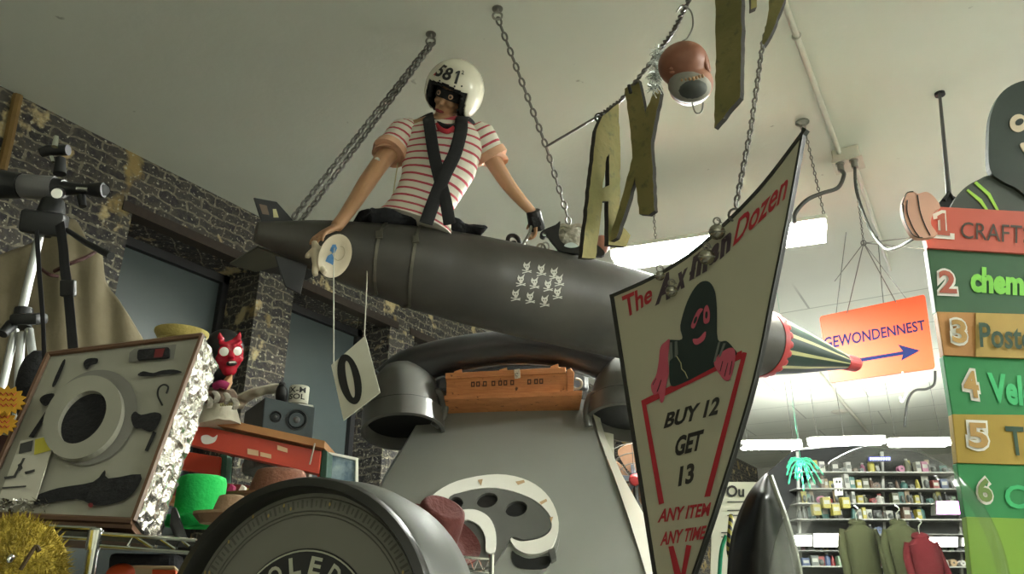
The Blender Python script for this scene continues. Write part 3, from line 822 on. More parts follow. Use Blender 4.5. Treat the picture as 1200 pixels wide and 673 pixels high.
bm = new(); add_sweep(bm, [P(430, 330, 2.72), r_hit(430, 318, .0)], .002, 6); tag(obj('string', bm, M['string']), 'short string end looped at the missile flank above the number card', 'string')
# ================================================================== FUR-BEARDED GOGGLE MASK ON THE NOSE
mc = P(667, 279, 3.62)
mask = thing('mask_head', 'grey fur ball head in black goggle frame sitting on top of missile', 'mask', mc)
um = mpp(667, 279, 3.62)
M['fur'] = mat('grey_white_fur', '#9c978a', .95, 0, .35, 30, 1.0, 50)
FMx = mat3(CR, CU, CB, mc)
bm = new(); add_ball(bm, FMx, 18*um, 14*um, .06, 36, 26)
for v in bm.verts:
    d = (v.co-mc).normalized(); v.co += d*(.012*noise.noise(v.co*26)+.008*noise.noise(v.co*70))
obj('fur_ball', bm, M['fur'], mask, smooth=True)
goggle = Plane((632, 280, 3.60), (700, 280, 3.60), (660, 300, 3.60))
bm = new()
out = sm([(632, 282), (636, 276), (650, 270), (656, 266), (654, 282), (660, 292), (680, 295), (692, 290), (706, 300), (704, 306), (684, 304), (658, 301), (650, 294), (644, 287), (641, 283), (636, 285)], 3)
add_slab(bm, goggle.at, [out, ell(637.5, 281, 2.4, 2.4, 0, 12)], .025, .065); obj('goggle_frame', bm, M['black'], mask)
M['lens'] = mat('pale_lens', '#c3d0d0', .1, 0, .03); bm = new(); add_slab(bm, goggle.at, [sm([(660, 295), (665, 291.5), (671, 291.5), (676, 295.5), (668, 297)], 4)], .006, .072); obj('goggle_lens', bm, M['lens'], mask)
bm = new(); add_ball(bm, mat3(CR, CU, CB, P(705, 287, 3.75)), 10*um, 12*um, .06); M['pinkish'] = mat('pinkish_rubber', '#8d5f50', .5); obj('ear_flap', bm, M['pinkish'], mask, smooth=True)
bm = new(); add_sweep(bm, smv([P(652, 268, 3.58), P(660, 264, 3.57), P(668, 266, 3.57), P(679, 264, 3.57), P(686, 270, 3.58)], 4), [(.012, .01)]*17, 8); obj('tuft', bm, M['fur'], mask, smooth=True)
bm = new(); add_torus(bm, mat3(CR, CU, CB, P(634, 292, 3.58)), .022, .006, 16, 6, sy=1.3); add_torus(bm, mat3(CR, CU, CB, P(639, 290, 3.6)), .02, .005, 16, 6, sy=1.3)
tag(obj('snap_hook', bm, M['steel'], smooth=True), 'small steel snap hook hanging beneath the end of the goggle frame', 'hook')
# ================================================================== WOODEN LETTERS ON THE CABLE
t = NT('weathered_green_gold_wood', .75)
n1 = t.noise(4, 6); n2 = t.noise(30, 5)
c = t.mix(t.ramp(n1, .35, .65), '#6e6a3c', '#8a7f4e'); c = t.mix(t.ramp(n2, .55, .75), c, '#55573a'); t.col(c); t.bump(n2, .3, .01); M['letter'] = t.m
M['letter_edge'] = mat('dark_sawn_edge', '#2b2822', .9, 0, .2, 30)
def ragged(pts, amp=.6, step=6, seed=1):
    r = random.Random(seed); out = []
    n = len(pts)
    for i in range(n):
        a, b = pts[i], pts[(i+1) % n]; L = math.hypot(b[0]-a[0], b[1]-a[1]); k = max(1, int(L/step))
        for j in range(k):
            f = j/k; e = 0 if j == 0 else r.uniform(-amp, amp)
            nx_, ny_ = (b[1]-a[1])/max(L, 1e-6), -(b[0]-a[0])/max(L, 1e-6)
            out.append((a[0]+(b[0]-a[0])*f+nx_*e, a[1]+(b[1]-a[1])*f+ny_*e))
    return out
def letter(name, lab, pl, loops, th, seed):
    bm = new(); add_slab(bm, pl.at, [ragged(l, .55, 7, seed) for l in loops], th)
    o = obj(name, bm, M['letter']); o.data.materials.append(M['letter_edge'])
    for p in o.data.polygons:
        if abs(p.normal.dot(pl.n)) < .8: p.material_index = 1
    return tag(o, lab, 'letter', 'wooden letters on the cable')
plA = Plane((690, 300, 2.80), (727, 124, 2.84), (742, 290, 2.95))
letter('hanging_letter', 'big olive wooden letter A hanging lowest on the twisted cable', plA,
       [[(682, 302), (699, 152), (706, 136), (725, 121), (727, 180), (726, 262), (739, 276), (734, 289), (713, 287), (713, 236), (706, 236), (698, 303)], [(711, 184), (714, 181), (714, 217), (706, 221)]], .025, 3)
plX = Plane((735, 105, 2.72), (772, 110, 2.62), (750, 250, 2.75))
letter('hanging_letter', 'big olive wooden letter X between the letter A and the upside-down head', plX,
       [[(732, 104), (748, 93), (756, 133), (769, 98), (774, 108), (763, 165), (767, 247), (760, 252), (749, 251), (744, 207), (735, 240), (722, 279), (713, 284), (727, 237), (741, 185), (739, 155)]], .025, 5)
plM = Plane((845, 60, 1.95), (870, 60, 1.90), (850, 150, 1.98))
letter('hanging_letter', 'long olive wooden plank of letter M with slanted lower end, right of the head', plM,
       [[(836, -120), (868, -120), (869, 40), (867, 114), (837, 150), (839, 60)]], .022, 8)
letter('hanging_letter', 'short grey wooden stub cut off by the top edge between two planks', Plane((880, 0, 1.9), (890, 0, 1.9), (885, 10, 1.9)),
       [[(879, -120), (890, -120), (887, 8), (880, 11)]], .02, 9)
letter('hanging_letter', 'pointed olive wooden plank at top, right of the longest plank', Plane((900, 0, 1.82), (918, 0, 1.80), (894, 50, 1.85)),
       [[(905, -120), (940, -120), (919, 0), (906, 34), (895, 53), (893, 50), (901, 10)]], .022, 10)
bm = new(); add_sweep(bm, [P(706, 140, 2.86), P(702, 137, 2.9)], .008, 8); add_torus(bm, mat3(CR, CU, CB, P(702, 138, 2.93)), .018, .006, 12, 6)
tag(obj('cable_clamp', bm, M['black'], smooth=True), 'small black cable clamp at the top of letter A', 'clamp')
for x, y, d, k_ in ((737, 100, 2.66, 'small black clip tying letter X to the twisted cable'),):
    bm = new(); add_sweep(bm, [P(x, y, d), P(x+2, y+9, d)], .008, 8); tag(obj('cable_clip', bm, M['black']), k_, 'clip')
# ------------------------------------------------------------------ head hung upside down
hd = P(803, 87, 2.10); um = mpp(803, 87, 2.1)
head = thing('display_dummy', 'brown mannequin head hung upside down from a wire beside tinsel', 'mannequin head', hd)
M['brownskin'] = mat('brown_mannequin_skin', '#8d5c46', .5, 0, .08, 10)
M['beard'] = mat('dark_painted_beard', '#3d403c', .7, 0, .3, 40); M['greypaint'] = mat('grey_paint_smear', '#86847a', .6, 0, .2, 40)
ax = (CU*.96-CR*.22).normalized(); hx2 = (CR-ax*CR.dot(ax)).normalized(); HB = mat3(hx2, ax, hx2.cross(ax), hd)
bm = new()
add_ball(bm, HB @ Matrix.Translation((0, 12*um, 0)), 29*um, 26*um, 30*um, 28, 20)
add_ball(bm, HB @ Matrix.Translation((3*um, -14*um, 2*um)), 26*um, 24*um, 25*um, 24, 16)
add_ball(bm, HB @ Matrix.Translation((-17*um, -14*um, 12*um)), 9*um, 11*um, 9*um, 14, 10)
obj('skull', bm, M['brownskin'], head, rem=.006, smooth=True)
bm = new(); add_torus(bm, HB @ Matrix.Translation((23*um, 4*um, 14*um)) @ Matrix.Rotation(R(60), 4, 'Y'), 6*um, 2.2*um, 16, 8, sy=1.7); add_ball(bm, HB @ Matrix.Translation((23*um, 3*um, 14*um)) @ Matrix.Rotation(R(60), 4, 'Y'), 4*um, 8*um, 2*um, 12, 8)
obj('ear', bm, M['brownskin'], head, smooth=True)
bm = new(); add_ball(bm, HB @ Matrix.Translation((-2*um, -18*um, 13*um)) @ Matrix.Rotation(R(-20), 4, 'Z'), 25*um, 19*um, 18*um, 20, 14); obj('painted_jaw_patch', bm, M['greypaint'], head, smooth=True)
bm = new(); add_ball(bm, HB @ Matrix.Translation((-2*um, -22*um, 18*um)) @ Matrix.Rotation(R(-12), 4, 'Z'), 19*um, 13*um, 15*um, 20, 14); o = obj('open_mouth', bm, M['beard'], head, smooth=True)
bm = new()
for i in range(7):
    x = (-13+i*4.0)*um; add_ball(bm, HB @ Matrix.Translation((x, -14*um+abs(i-3)*.5*um, 31*um-abs(i-3)*1.2*um)), 1.9*um, 2.6*um, 1.5*um, 8, 6)
M['tooth'] = mat('tan_teeth', '#9c7a56', .5); obj('teeth', bm, M['tooth'], o, smooth=True)
for s in (-1, 1):
    bm = new(); add_ball(bm, HB @ Matrix.Translation((-20*um, 3*um-2*um*s, 20*um)), 3*um, 2*um, 2*um, 10, 6); obj('nostril', bm, M['brownskin'], head, smooth=True)
bm = new(); add_sweep(bm, smv([P(800, 48, 2.1), P(806, 44, 2.1), P(812, 30, 2.1), P(810, 14, 2.08), P(800, 6, 2.06), P(793, 14, 2.12)]), .003, 6)
tag(obj('wire_hook', bm, M['wire'], smooth=True), 'bent wire hook holding the upside-down head on the cable', 'hook')
bm = new(); add_sweep(bm, smv([P(811, 120, 2.05), P(815, 132, 2.05), P(822, 131, 2.05), P(824, 120, 2.07)]), .0025, 6)
obj('wire_loop', bm, M['wire'], head, smooth=True)
M['tinsel'] = mat('silver_tinsel', '#c7cbc8', .2, .9, .1); rnd = random.Random(5); bm = new()
for i in range(170):
    f = rnd.random(); c = P(772-6*f+rnd.uniform(-5, 5), 56+52*f, 2.28); v = Vector([rnd.gauss(0, 1) for _ in range(3)]).normalized()*rnd.uniform(.012, .03)
    w = v.orthogonal().normalized()*.0025; n_ = v.cross(w).normalized()*.0004
    add_sweep(bm, [c-v, c, c+v+Vector((0, 0, -.006))], [(.0022, .0006)]*3, 4)
o = tag(obj('tinsel_garland', bm, M['tinsel'], fix=False), 'bunch of silver tinsel on the cable against the upside-down head', 'tinsel')
# ================================================================== THE TRIANGULAR SIGN
sg = Plane((715, 345, 2.40), (943, 150, 1.78), (797, 700, 2.10))
M['sign_cream'] = mat('cream_sign_board', '#b7b49c', .35, 0, .04, 5); M['sign_edge'] = mat('dark_sign_edge', '#2c2d28', .5)
M['sign_red'] = mat('sign_red_paint', '#b02c36', .4, 0, .05, 20); M['sign_ink'] = mat('sign_dark_ink', '#33322f', .4); M['sign_pink'] = mat('sign_pink_paint', '#c2586a', .4, 0, .05, 10)
M['sign_hood'] = mat('sign_hood_paint', '#263331', .35, 0, .08, 10); M['sign_grey'] = mat('sign_grey_stripe', '#6d726c', .4); M['sign_letter'] = mat('sign_grey_letter', '#4d4048', .4)
sign = thing('hanging_sign', 'tall triangular cream sign reading buy 12 get 13, hung by a chain', 'sign', sg.at(800, 420))
topedge = sm([(715, 346), (760, 326), (805, 299), (850, 260), (895, 213), (943, 150)], 6, False)
right = sm([(943, 150), (925, 250), (905, 350), (884, 450), (845, 580), (804, 702)], 6, False)
outl = topedge+right[1:]+[(792, 706), (770, 700), (745, 540)]
bm = new(); add_slab(bm, sg.at, [outl], .012); o = obj('board', bm, M['sign_cream'], sign); o.data.materials.append(M['sign_edge'])
for p in o.data.polygons:
    if abs(p.normal.dot(sg.n)) < .8 or p.normal.dot(sg.n) < -.8: p.material_index = 1
def inset_strip(pts, w):
    out = []
    for i, p in enumerate(pts):
        a = pts[max(0, i-1)]; b = pts[min(len(pts)-1, i+1)]; L = math.hypot(b[0]-a[0], b[1]-a[1]); out.append((p[0]-(b[1]-a[1])/L*w, p[1]+(b[0]-a[0])/L*w))
    return pts+out[::-1]
bm = new(); add_slab(bm, sg.at, [inset_strip(topedge, 3.6)], .016, .003); add_slab(bm, sg.at, [inset_strip(right, 2.6)], .016, .003)
add_slab(bm, sg.at, [inset_strip([(792, 706), (770, 700), (745, 540), (715, 346)], 4.2)], .016, .003)
obj('edge_trim', bm, M['sign_edge'], sign)
def st(txt, tl, tr, br, bl, m, nm='lettering', off=.002, bold=.03):
    bm = new(); add_text_quad(bm, txt, sg, tl, tr, br, bl, off, bold); return obj(nm, bm, M[m], sign, fix=False)
st('The', (729, 348), (766, 332), (764, 354), (734, 374), 'sign_red', bold=.025)
for ch, q in (('A', [(773, 325), (793, 314), (786, 350), (768, 359)]), ('x', [(795, 321), (807, 313), (803, 337), (791, 344)]), ('-', [(809, 319), (816, 314), (815, 318), (808, 323)]), ('m', [(813, 301), (832, 286), (829, 318), (808, 330)]), ('a', [(834, 291), (846, 280), (842, 305), (830, 314)]), ('n', [(846, 281), (859, 269), (856, 294), (844, 305)])):
    st(ch, *q, 'sign_letter', bold=.06)  # letters in their own dark grey paint
st('Dozen', (866, 257), (928, 196), (920, 234), (859, 290), 'sign_red', bold=.02)
st('BUY 12', (783, 484), (846, 464), (841, 486), (778, 503), 'sign_ink', bold=.04)
st('GET', (794, 512), (826, 503), (821, 528), (790, 536), 'sign_ink', bold=.04)
st('13', (798, 547), (815, 542), (813, 566), (795, 571), 'sign_ink', bold=.04)
st('ANY ITEM', (775, 597), (834, 589), (831, 605), (771, 613), 'sign_red', bold=.03)
st('ANY TIME', (777, 624), (829, 616), (825, 632), (774, 640), 'sign_red', bold=.03)
bm = new()
for q in ([(752, 470), (870, 411), (871, 420), (758, 475)], [(752, 470), (758, 475), (779, 590), (773, 592)], [(871, 413), (876, 414), (833, 582), (826, 583)], [(784, 641), (790, 640), (799, 673), (803, 673), (800, 688), (794, 688)], [(805, 639), (811, 640), (801, 690), (796, 690)]):
    add_slab(bm, sg.at, [q], 0, .0025)
obj('red_border', bm, M['sign_red'], sign, fix=False)
# plain hooded figure painted above the border
def sp_(loops, m, nm, off): bm = new(); add_slab(bm, sg.at, loops, 0, off); return obj(nm, bm, M[m], sign, fix=False)
fig = [(787, 452), (785, 430), (787, 408), (784, 399), (800, 398), (798, 382), (806, 354), (818, 334), (830, 330), (838, 340), (841, 362), (842, 398), (852, 400), (860, 408), (864, 416), (850, 424), (826, 437), (800, 450)]
sp_([sm(fig, 4)], 'sign_hood', 'painted_hooded_figure', .003)
for q, n_ in (([(811, 382), (815, 385), (821, 370), (825, 363), (819, 364)], 1), ([(826, 379), (832, 378), (833, 367), (830, 358), (826, 364)], 2)):
    sp_([sm(q, 4)], 'sign_pink', 'painted_eye_hole', .0045)
sp_([ell(816.5, 376, 1.6, 4.6, 20, 14)], 'sign_hood', 'painted_pupil', .006); sp_([ell(829.5, 370, 1.6, 4.4, 5, 14)], 'sign_hood', 'painted_pupil', .006)
sp_([sm([(813, 398), (820, 397), (828, 389), (827, 398), (820, 404), (815, 404)], 4)], 'sign_pink', 'painted_mouth', .0045)
sp_([sm([(781, 401), (786, 399), (784, 420), (785, 436), (782, 452), (779, 470), (775, 472), (773, 462), (767, 463), (764, 452), (770, 440), (773, 424), (775, 408)], 4)], 'sign_pink', 'painted_arm', .0042)
sp_([sm([(838, 425), (846, 414), (858, 408), (863, 414), (861, 432), (856, 446), (850, 446), (845, 440), (841, 434)], 4)], 'sign_pink', 'painted_hand', .0042)
bm = new()
for q in ([(786, 402), (789, 402), (790, 420), (786, 424)], [(792, 401), (795, 400), (796, 416), (792, 420)], [(843, 402), (846, 400), (840, 424), (837, 426)], [(849, 403), (852, 403), (846, 418), (843, 420)]): add_slab(bm, sg.at, [q], 0, .005)
obj('painted_stripes', bm, M['sign_grey'], sign, fix=False)
bm = new()
for x0, y0, x1, y1 in ((766, 452, 770, 444), (771, 460, 776, 446), (845, 436, 848, 424), (850, 442, 854, 426), (856, 440, 859, 424)):
    add_slab(bm, sg.at, [[(x0, y0), (x0+.9, y0), (x1+.9, y1), (x1, y1)]], 0, .0055)
obj('painted_finger_lines', bm, M['sign_hood'], sign, fix=False)
bm = new(); add_sweep(bm, [sg.at(x, y, .004) for x, y in ((794, 418), (799, 426), (800, 433), (804, 437), (807, 444))], .0015, 5); obj('painted_zip', bm, M['cream'], sign)
# bells hung on the sign
M['bell'] = mat('tarnished_bell', '#a5a193', .25, .9, .2, 30)
for i, (x, y, r, lab) in enumerate(((848, 276, 9, 'round metal bell highest on the triangular sign beside the D'), (836, 305, 9, 'round metal bell on the triangular sign over the letter a'), (795, 345, 7, 'small metal bell lowest on the triangular sign under the dark x'), (781, 327, 6, 'small metal bell above the dark A of the triangular sign'))):
    c = sg.at(x, y, .03); ub = mpp(x, y, 2.1)
    t = thing('jingle_bell', lab, 'bell', c, 'bells on the sign')
    bm = new(); add_ball(bm, mat3(CR, CU, CB, c), r*ub, r*ub, r*ub, 20, 14); obj('bell_body', bm, M['bell'], t, smooth=True)
    bm = new(); add_torus(bm, mat3(CR, CB, CU, c), r*ub*1.0, .002, 20, 6); obj('bell_seam', bm, M['steel'], t)
    bm = new(); add_torus(bm, mat3(CR, CU, CB, c+CU*(r*ub+.008)), .010, .0025, 12, 6); add_sweep(bm, [c+CU*(r*ub+.012), sg.at(x+1, y-r-4, .012)], .002, 6); obj('hanger', bm, M['steel'], t)
top = P(899, 15, 2.05)
bm = new(); cp = sg.at(863, 243, .004); ct = onZ(950, -215, HC); add_chain(bm, [cp, P(880, 150, 2.05), P(894, 50, 2.13), P(909, 0, 2.2), ct], .034, .0042)
tag(obj('chain', bm, M['chain']), 'chain dropping from the pointed plank to the upper edge of the triangular sign', 'chain')
bm = new(); add_torus(bm, mat3(CR, CU, CB, sg.at(861, 252, .0)), .018, .004, 14, 6); tag(obj('chain_shackle', bm, M['chain']), 'small shackle joining the chain to the triangular sign', 'shackle')
bm = new(); c = onZ(940, 143, HC); add_lathe(bm, [(.02, -.05), (.02, -.03), (.045, -.01), (.045, 0)], look(c, UP), 12); tag(obj('ceiling_hook', bm, M['steel']), 'grey ceiling hook just above the right tip of the triangular sign', 'hook')
# ================================================================== ORANGE ARROW SIGN
M['orange'] = mat('orange_sign', '#c8431a', .5, 0, .06, 3); M['navy'] = mat('navy_ink', '#161d42', .7, spec=.1)
og = Plane((962, 375, 6.0), (1083, 347, 5.7), (972, 448, 6.0))
osn = thing('arrow_sign', 'orange sign with dark blue arrow and words hanging behind the missile nose', 'sign', og.at(1028, 400))
def rrect(q, r=4):
    out = []
    n = len(q)
    for i in range(n):
        p, a, b = q[i], q[i-1], q[(i+1) % n]
        for t_ in range(5):
            f = t_/4; la_2 = math.hypot(a[0]-p[0], a[1]-p[1]); lb_2 = math.hypot(b[0]-p[0], b[1]-p[1])
            A = (p[0]+(a[0]-p[0])*r/la_2, p[1]+(a[1]-p[1])*r/la_2); B_ = (p[0]+(b[0]-p[0])*r/lb_2, p[1]+(b[1]-p[1])*r/lb_2)
            out.append(((1-f)**2*A[0]+2*f*(1-f)*p[0]+f*f*B_[0], (1-f)**2*A[1]+2*f*(1-f)*p[1]+f*f*B_[1]))
    return out
bm = new(); add_slab(bm, og.at, [rrect([(960, 371), (1084, 345), (1096, 432), (972, 449)])], .02); obj('panel', bm, M['orange'], osn)
bm = new(); add_text_quad(bm, 'GEWONDENNEST', og, (965, 396), (1083, 375), (1085, 387), (966, 410), .004, .02); obj('lettering', bm, M['navy'], osn, fix=False)
bm = new(); add_slab(bm, og.at, [[(1003, 421), (1058, 412), (1052, 404), (1078, 411), (1056, 423), (1058, 416), (1004, 425)]], 0, .004); obj('arrow', bm, M['navy'], osn, fix=False)
for i, (x, y, xt, yt) in enumerate(((979, 368, 1000, 318), (992, 365, 1012, 285), (1035, 354, 1032, 292), (1050, 352, 1012, 285))):
    bm = new(); q = og.at(x, y, -.01)
    e = P(xt, yt, 5.2); 
    if i in (0, 2): e = q+(P(xt, yt, 5.9)-q); e = e+UP*(HC-e.z); 
    add_sweep(bm, [q-UP*.02, e], .004, 6)
    tag(obj('hanging_wire', bm, M['wire']), ('leftmost wire holding the orange sign', 'second wire from left holding the orange sign', 'third wire from left holding the orange sign', 'rightmost wire holding the orange sign')[i], 'wire')
hub = P(1012, 285, 5.2)
ht = onZ(1000, 188, HC)
bm = new(); add_chain(bm, [ht, hub], .03, .003); tag(obj('chain', bm, M['chain']), 'thin chain from below the junction box to the wire hub', 'chain')
bm = new(); add_torus(bm, mat3(CR, CU, CB, hub), .02, .004, 14, 6); tag(obj('wire_hub', bm, M['chain']), 'small ring where thin wires meet above the orange sign', 'ring')
for i, (x, y, d, lab) in enumerate(((978, 330, 5.4, 'thin wire fanning down leftwards from the ring'), (1100, 275, 4.2, 'straight wire from the ring towards the green list board'), (1100, 293, 4.2, 'lower straight wire from the ring to the green list board'), (1062, 350, 5.9, 'thin wire slanting from the ring past the orange sign'))):
    bm = new(); add_sweep(bm, [hub, P(x, y, d)], .0035, 6); tag(obj('hanging_wire', bm, M['wire']), lab, 'wire')
bm = new(); add_sweep(bm, smv([P(1060, 500, 7), P(1064, 470, 7), P(1072, 458, 7), P(1086, 456, 7), P(1095, 450, 7), P(1096, 435, 7)]), .012, 8)
tag(obj('power_cable', bm, M['cable'], smooth=True), 'dark cable curling down below the orange arrow sign', 'cable')
bm = new(); add_sweep(bm, smv([og.at(1058, 436), og.at(1056, 450), og.at(1062, 460), og.at(1057, 471), og.at(1055, 465)]), .008, 6); add_sweep(bm, [og.at(1058, 440), og.at(1068, 446), og.at(1060, 446)], .007, 6)
tag(obj('plastic_hook', bm, M['white'], smooth=True), 'curly white plastic hook hanging under the orange sign', 'hook')
bm = new(); c = onZ(985, 482, HC); add_lathe(bm, [(.12, -.03), (.16, 0)], look(c, UP), 20); tag(obj('smoke_detector', bm, M['conduit'], smooth=True), 'small round fitting on far ceiling below the missile nose', 'ceiling fitting')
# ================================================================== GREEN LIST BOARD
gb = Plane((1085, 270, 2.30), (1120, 600, 2.30), (1300, 400, 2.25))
gbt = thing('list_board', 'tall board of stacked green, red and yellow planks listing numbered goods', 'sign', gb.at(1160, 420))
M['bd_red'] = mat('faded_red_plank', '#c35a48', .6, 0, .1, 8); M['bd_dgreen'] = mat('dark_green_plank', '#2f5b39', .6, 0, .1, 8); M['bd_tan'] = mat('orange_tan_plank', '#b98448', .6, 0, .12, 6)
M['bd_green'] = mat('bright_green_plank', '#1f8445', .6, 0, .1, 6); M['bd_yel'] = mat('mustard_plank', '#a68a2c', .6, 0, .12, 6); M['bd_lime'] = mat('lime_lettering', '#7fd24a', .5); M['bd_lime2'] = mat('lime_plank', '#7da531', .6, 0, .1, 6)
M['bd_ink'] = mat('dark_brown_lettering', '#3b3226', .6); M['bd_dgtxt'] = mat('dark_green_lettering', '#22442e', .6); M['bd_gtxt'] = mat('green_lettering', '#33b56b', .5); M['num_tan'] = mat('tan_numeral', '#b08a4a', .6); M['num_red'] = mat('red_numeral', '#b05a46', .6)
M['num_green'] = mat('olive_numeral', '#6f8a44', .6); M['bd_ltan'] = mat('pale_tan_band', '#b7984c', .6)
planks = [('bd_red', [(1082, 276), (1083, 243), (1320, 256), (1320, 306), (1086, 292)], .03), ('bd_dgreen', [(1086, 291), (1320, 304), (1320, 372), (1097, 366)], .02), ('bd_tan', [(1097, 366), (1320, 372), (1320, 426), (1105, 417)], .025), ('bd_green', [(1105, 417), (1320, 426), (1320, 490), (1116, 486)], .02), ('bd_yel', [(1115, 486), (1320, 488), (1320, 549), (1121, 543)], .025), ('bd_green', [(1121, 543), (1320, 549), (1320, 612), (1131, 606)], .02), ('bd_lime2', [(1131, 606), (1320, 612), (1320, 720), (1142, 720)], .025)]
pk = []
for m, q, th in planks:
    bm = new(); add_slab(bm, gb.at, [q], .03, th-.02); pk.append(obj('plank', bm, M[m], gbt, bev=.002))
bm = new(); add_slab(bm, gb.at, [[(1142, 368), (1320, 374), (1320, 425), (1142, 419)]], .004, .009); obj('pale_band', bm, M['bd_ltan'], pk[2])
def num1(par):
    def mk(k): 
        q = [(1096, 256), (1102, 252.5), (1105, 252.7), (1106, 273), (1111, 273.5), (1111, 279), (1096, 277.6), (1096, 272.6), (1100, 272.8), (1099.5, 260), (1096.5, 261)]
        cx, cy = 1103, 266
        return [(cx+(x-cx)*k[0], cy+(y-cy)*k[1]) for x, y in q]
    bm = new(); add_slab(bm, gb.at, [mk((1.7, 1.3))], 0, .013); obj('numeral_outline', bm, M['white'], par, fix=False)
    bm = new(); add_slab(bm, gb.at, [mk((1, 1))], 0, .016); obj('numeral', bm, M['num_red'], par, fix=False)
def num(ch, tl, tr, br, bl, fill, par, off):
    cx = (tl[0]+tr[0]+br[0]+bl[0])/4; cy = (tl[1]+tr[1]+br[1]+bl[1])/4
    bm = new(); add_text_quad(bm, ch, gb, tl, tr, br, bl, off, .26)
    def g(p, k): return (cx+(p[0]-cx)*k, cy+(p[1]-cy)*k)
    bm.free(); bm = new(); add_text_quad(bm, ch, gb, *[g(p, 1.22) for p in (tl, tr, br, bl)], off, .13); o = obj('numeral_outline', bm, M['white'], par, fix=False)
    bm = new(); add_text_quad(bm, ch, gb, tl, tr, br, bl, off+.003, .03); obj('numeral', bm, M[fill], par, fix=False)
num1(pk[0])
num('2', (1099, 317), (1118, 319), (1121, 345), (1100, 344), 'num_red', pk[1], .003)
num('3', (1112, 376), (1129, 377), (1132, 405), (1114, 403), 'num_tan', pk[2], .012)
num('4', (1126, 434), (1143, 436), (1148, 468), (1130, 465), 'num_tan', pk[3], .003)
num('5', (1131, 496), (1155, 497), (1157, 528), (1134, 525), 'num_tan', pk[4], .008)
num('6', (1143, 560), (1160, 561), (1163, 590), (1146, 588), 'num_green', pk[5], .003)
def gt(txt, tl, tr, br, bl, m, par, off, bold=.03):
    bm = new(); add_text_quad(bm, txt, gb, tl, tr, br, bl, off, bold); obj('lettering', bm, M[m], par, fix=False)
gt('CRAFTS', (1124, 262), (1206, 267), (1206, 289), (1124, 281), 'bd_ink', pk[0], .013, .0)
gt('chemi', (1137, 312), (1206, 319), (1206, 348), (1137, 343), 'bd_lime', pk[1], .003, .05)
gt('Poste', (1144, 380), (1207, 383), (1207, 412), (1146, 409), 'bd_dgtxt', pk[2], .016, .02)
gt('Velc', (1156, 437), (1210, 442), (1212, 478), (1161, 472), 'bd_gtxt', pk[3], .003, .04)
gt('TA', (1176, 500), (1222, 502), (1222, 536), (1182, 534), 'bd_dgtxt', pk[4], .008, .02)
gt('Co', (1176, 568), (1224, 570), (1224, 598), (1178, 596), 'bd_gtxt', pk[5], .003, .02)
# cut-out figure leaning over the board
M['hood'] = mat('dark_green_painted_hood', '#15251c', .6, 0, .15, 8); M['jacket'] = mat('grey_green_painted_jacket', '#3d463f', .6, 0, .15, 8); M['pinkhand'] = mat('pale_pink_paint', '#d8a791', .6, 0, .04, 10); M['cutcream'] = mat('cream_paint_eye', '#d3c3a8', .6); M['limeline'] = mat('lime_painted_line', '#9ed04a', .6)
fg = Plane((1085, 270, 2.34), (1120, 600, 2.34), (1300, 400, 2.29)); fh = Plane((1085, 270, 2.25), (1120, 600, 2.25), (1300, 400, 2.20))
fg_t = thing('cutout_figure', 'painted cut-out person in dark hood and grey jacket gripping the list board', 'cut-out figure', fg.at(1165, 240))
bm = new(); add_slab(bm, fg.at, [sm([(1112, 250), (1120, 232), (1132, 219), (1146, 211), (1160, 206), (1180, 215), (1240, 205), (1290, 250), (1290, 275), (1200, 272), (1112, 262)], 4)], .025); obj('jacket', bm, M['jacket'], fg_t)
bm = new(); add_slab(bm, fg.at, [sm([(1158, 200), (1157, 160), (1160, 135), (1170, 113), (1188, 100), (1210, 96), (1232, 104), (1246, 130), (1250, 170), (1245, 210), (1230, 232), (1205, 233), (1188, 222), (1172, 214)], 4)], .025, .012); hood = obj('hood', bm, M['hood'], fg_t)
for q, m, nm in ((ell(1191, 147, 10, 10.5, 30, 26), 'cutcream', 'eye_hole'), (ell(1224, 147, 10, 10.5, -30, 26), 'cutcream', 'eye_hole'), (sm([(1193, 172), (1200, 170), (1212, 176), (1224, 171), (1226, 178), (1212, 186), (1199, 182)], 4), 'cutcream', 'mouth_hole')):
    bm = new(); add_slab(bm, fg.at, [q], .003, .015); e = obj(nm, bm, M[m], hood)
for x in (1192, 1223):
    bm = new(); add_slab(bm, fg.at, [ell(x, 146, 5, 3.6, -25, 18)], .002, .017); obj('pupil', bm, M['hood'], hood)
bm = new()
for q in ([(1134, 222), (1150, 234), (1160, 250), (1157, 250), (1147, 237), (1132, 224)], [(1144, 213), (1160, 227), (1172, 250), (1169, 250), (1157, 230), (1141, 215)]): add_slab(bm, fg.at, [q], .002, .003)
obj('jacket_stripe', bm, M['limeline'], fg_t)
bm = new(); hq = sm([(1098, 275), (1081, 279), (1070, 276), (1060, 258), (1057, 240), (1062, 227), (1070, 225), (1076, 227), (1086, 225), (1096, 232), (1102, 243), (1095, 248), (1091, 262)], 5)
add_slab(bm, fh.at, [hq], .02); hand_ = obj('hand', bm, M['pinkhand'], fg_t); hand_['label'] = 'large pale pink painted hand'
bm = new()
for l in ([(1063, 235), (1063, 250), (1070, 268), (1077, 278)], [(1075, 229), (1078, 248), (1084, 265), (1090, 276)], [(1058, 240), (1060, 258), (1070, 276), (1081, 279)], [(1057, 240), (1062, 227), (1070, 225)]): add_sweep(bm, [fh.at(x, y, .002) for x, y in sm(l, 4, False)], .0018, 5)
obj('finger_line', bm, M['hood'], hand_)
bm = new(); a = onZ(1101, 109, HC); add_lathe(bm, [(.03, -.02), (.03, 0)], look(a, UP), 12); add_sweep(bm, [a, P(1112, 228, 2.42)], .009, 8); add_sweep(bm, [P(1106, 235, 2.42), P(1112, 226, 2.42), P(1118, 235, 2.42)], .008, 6)
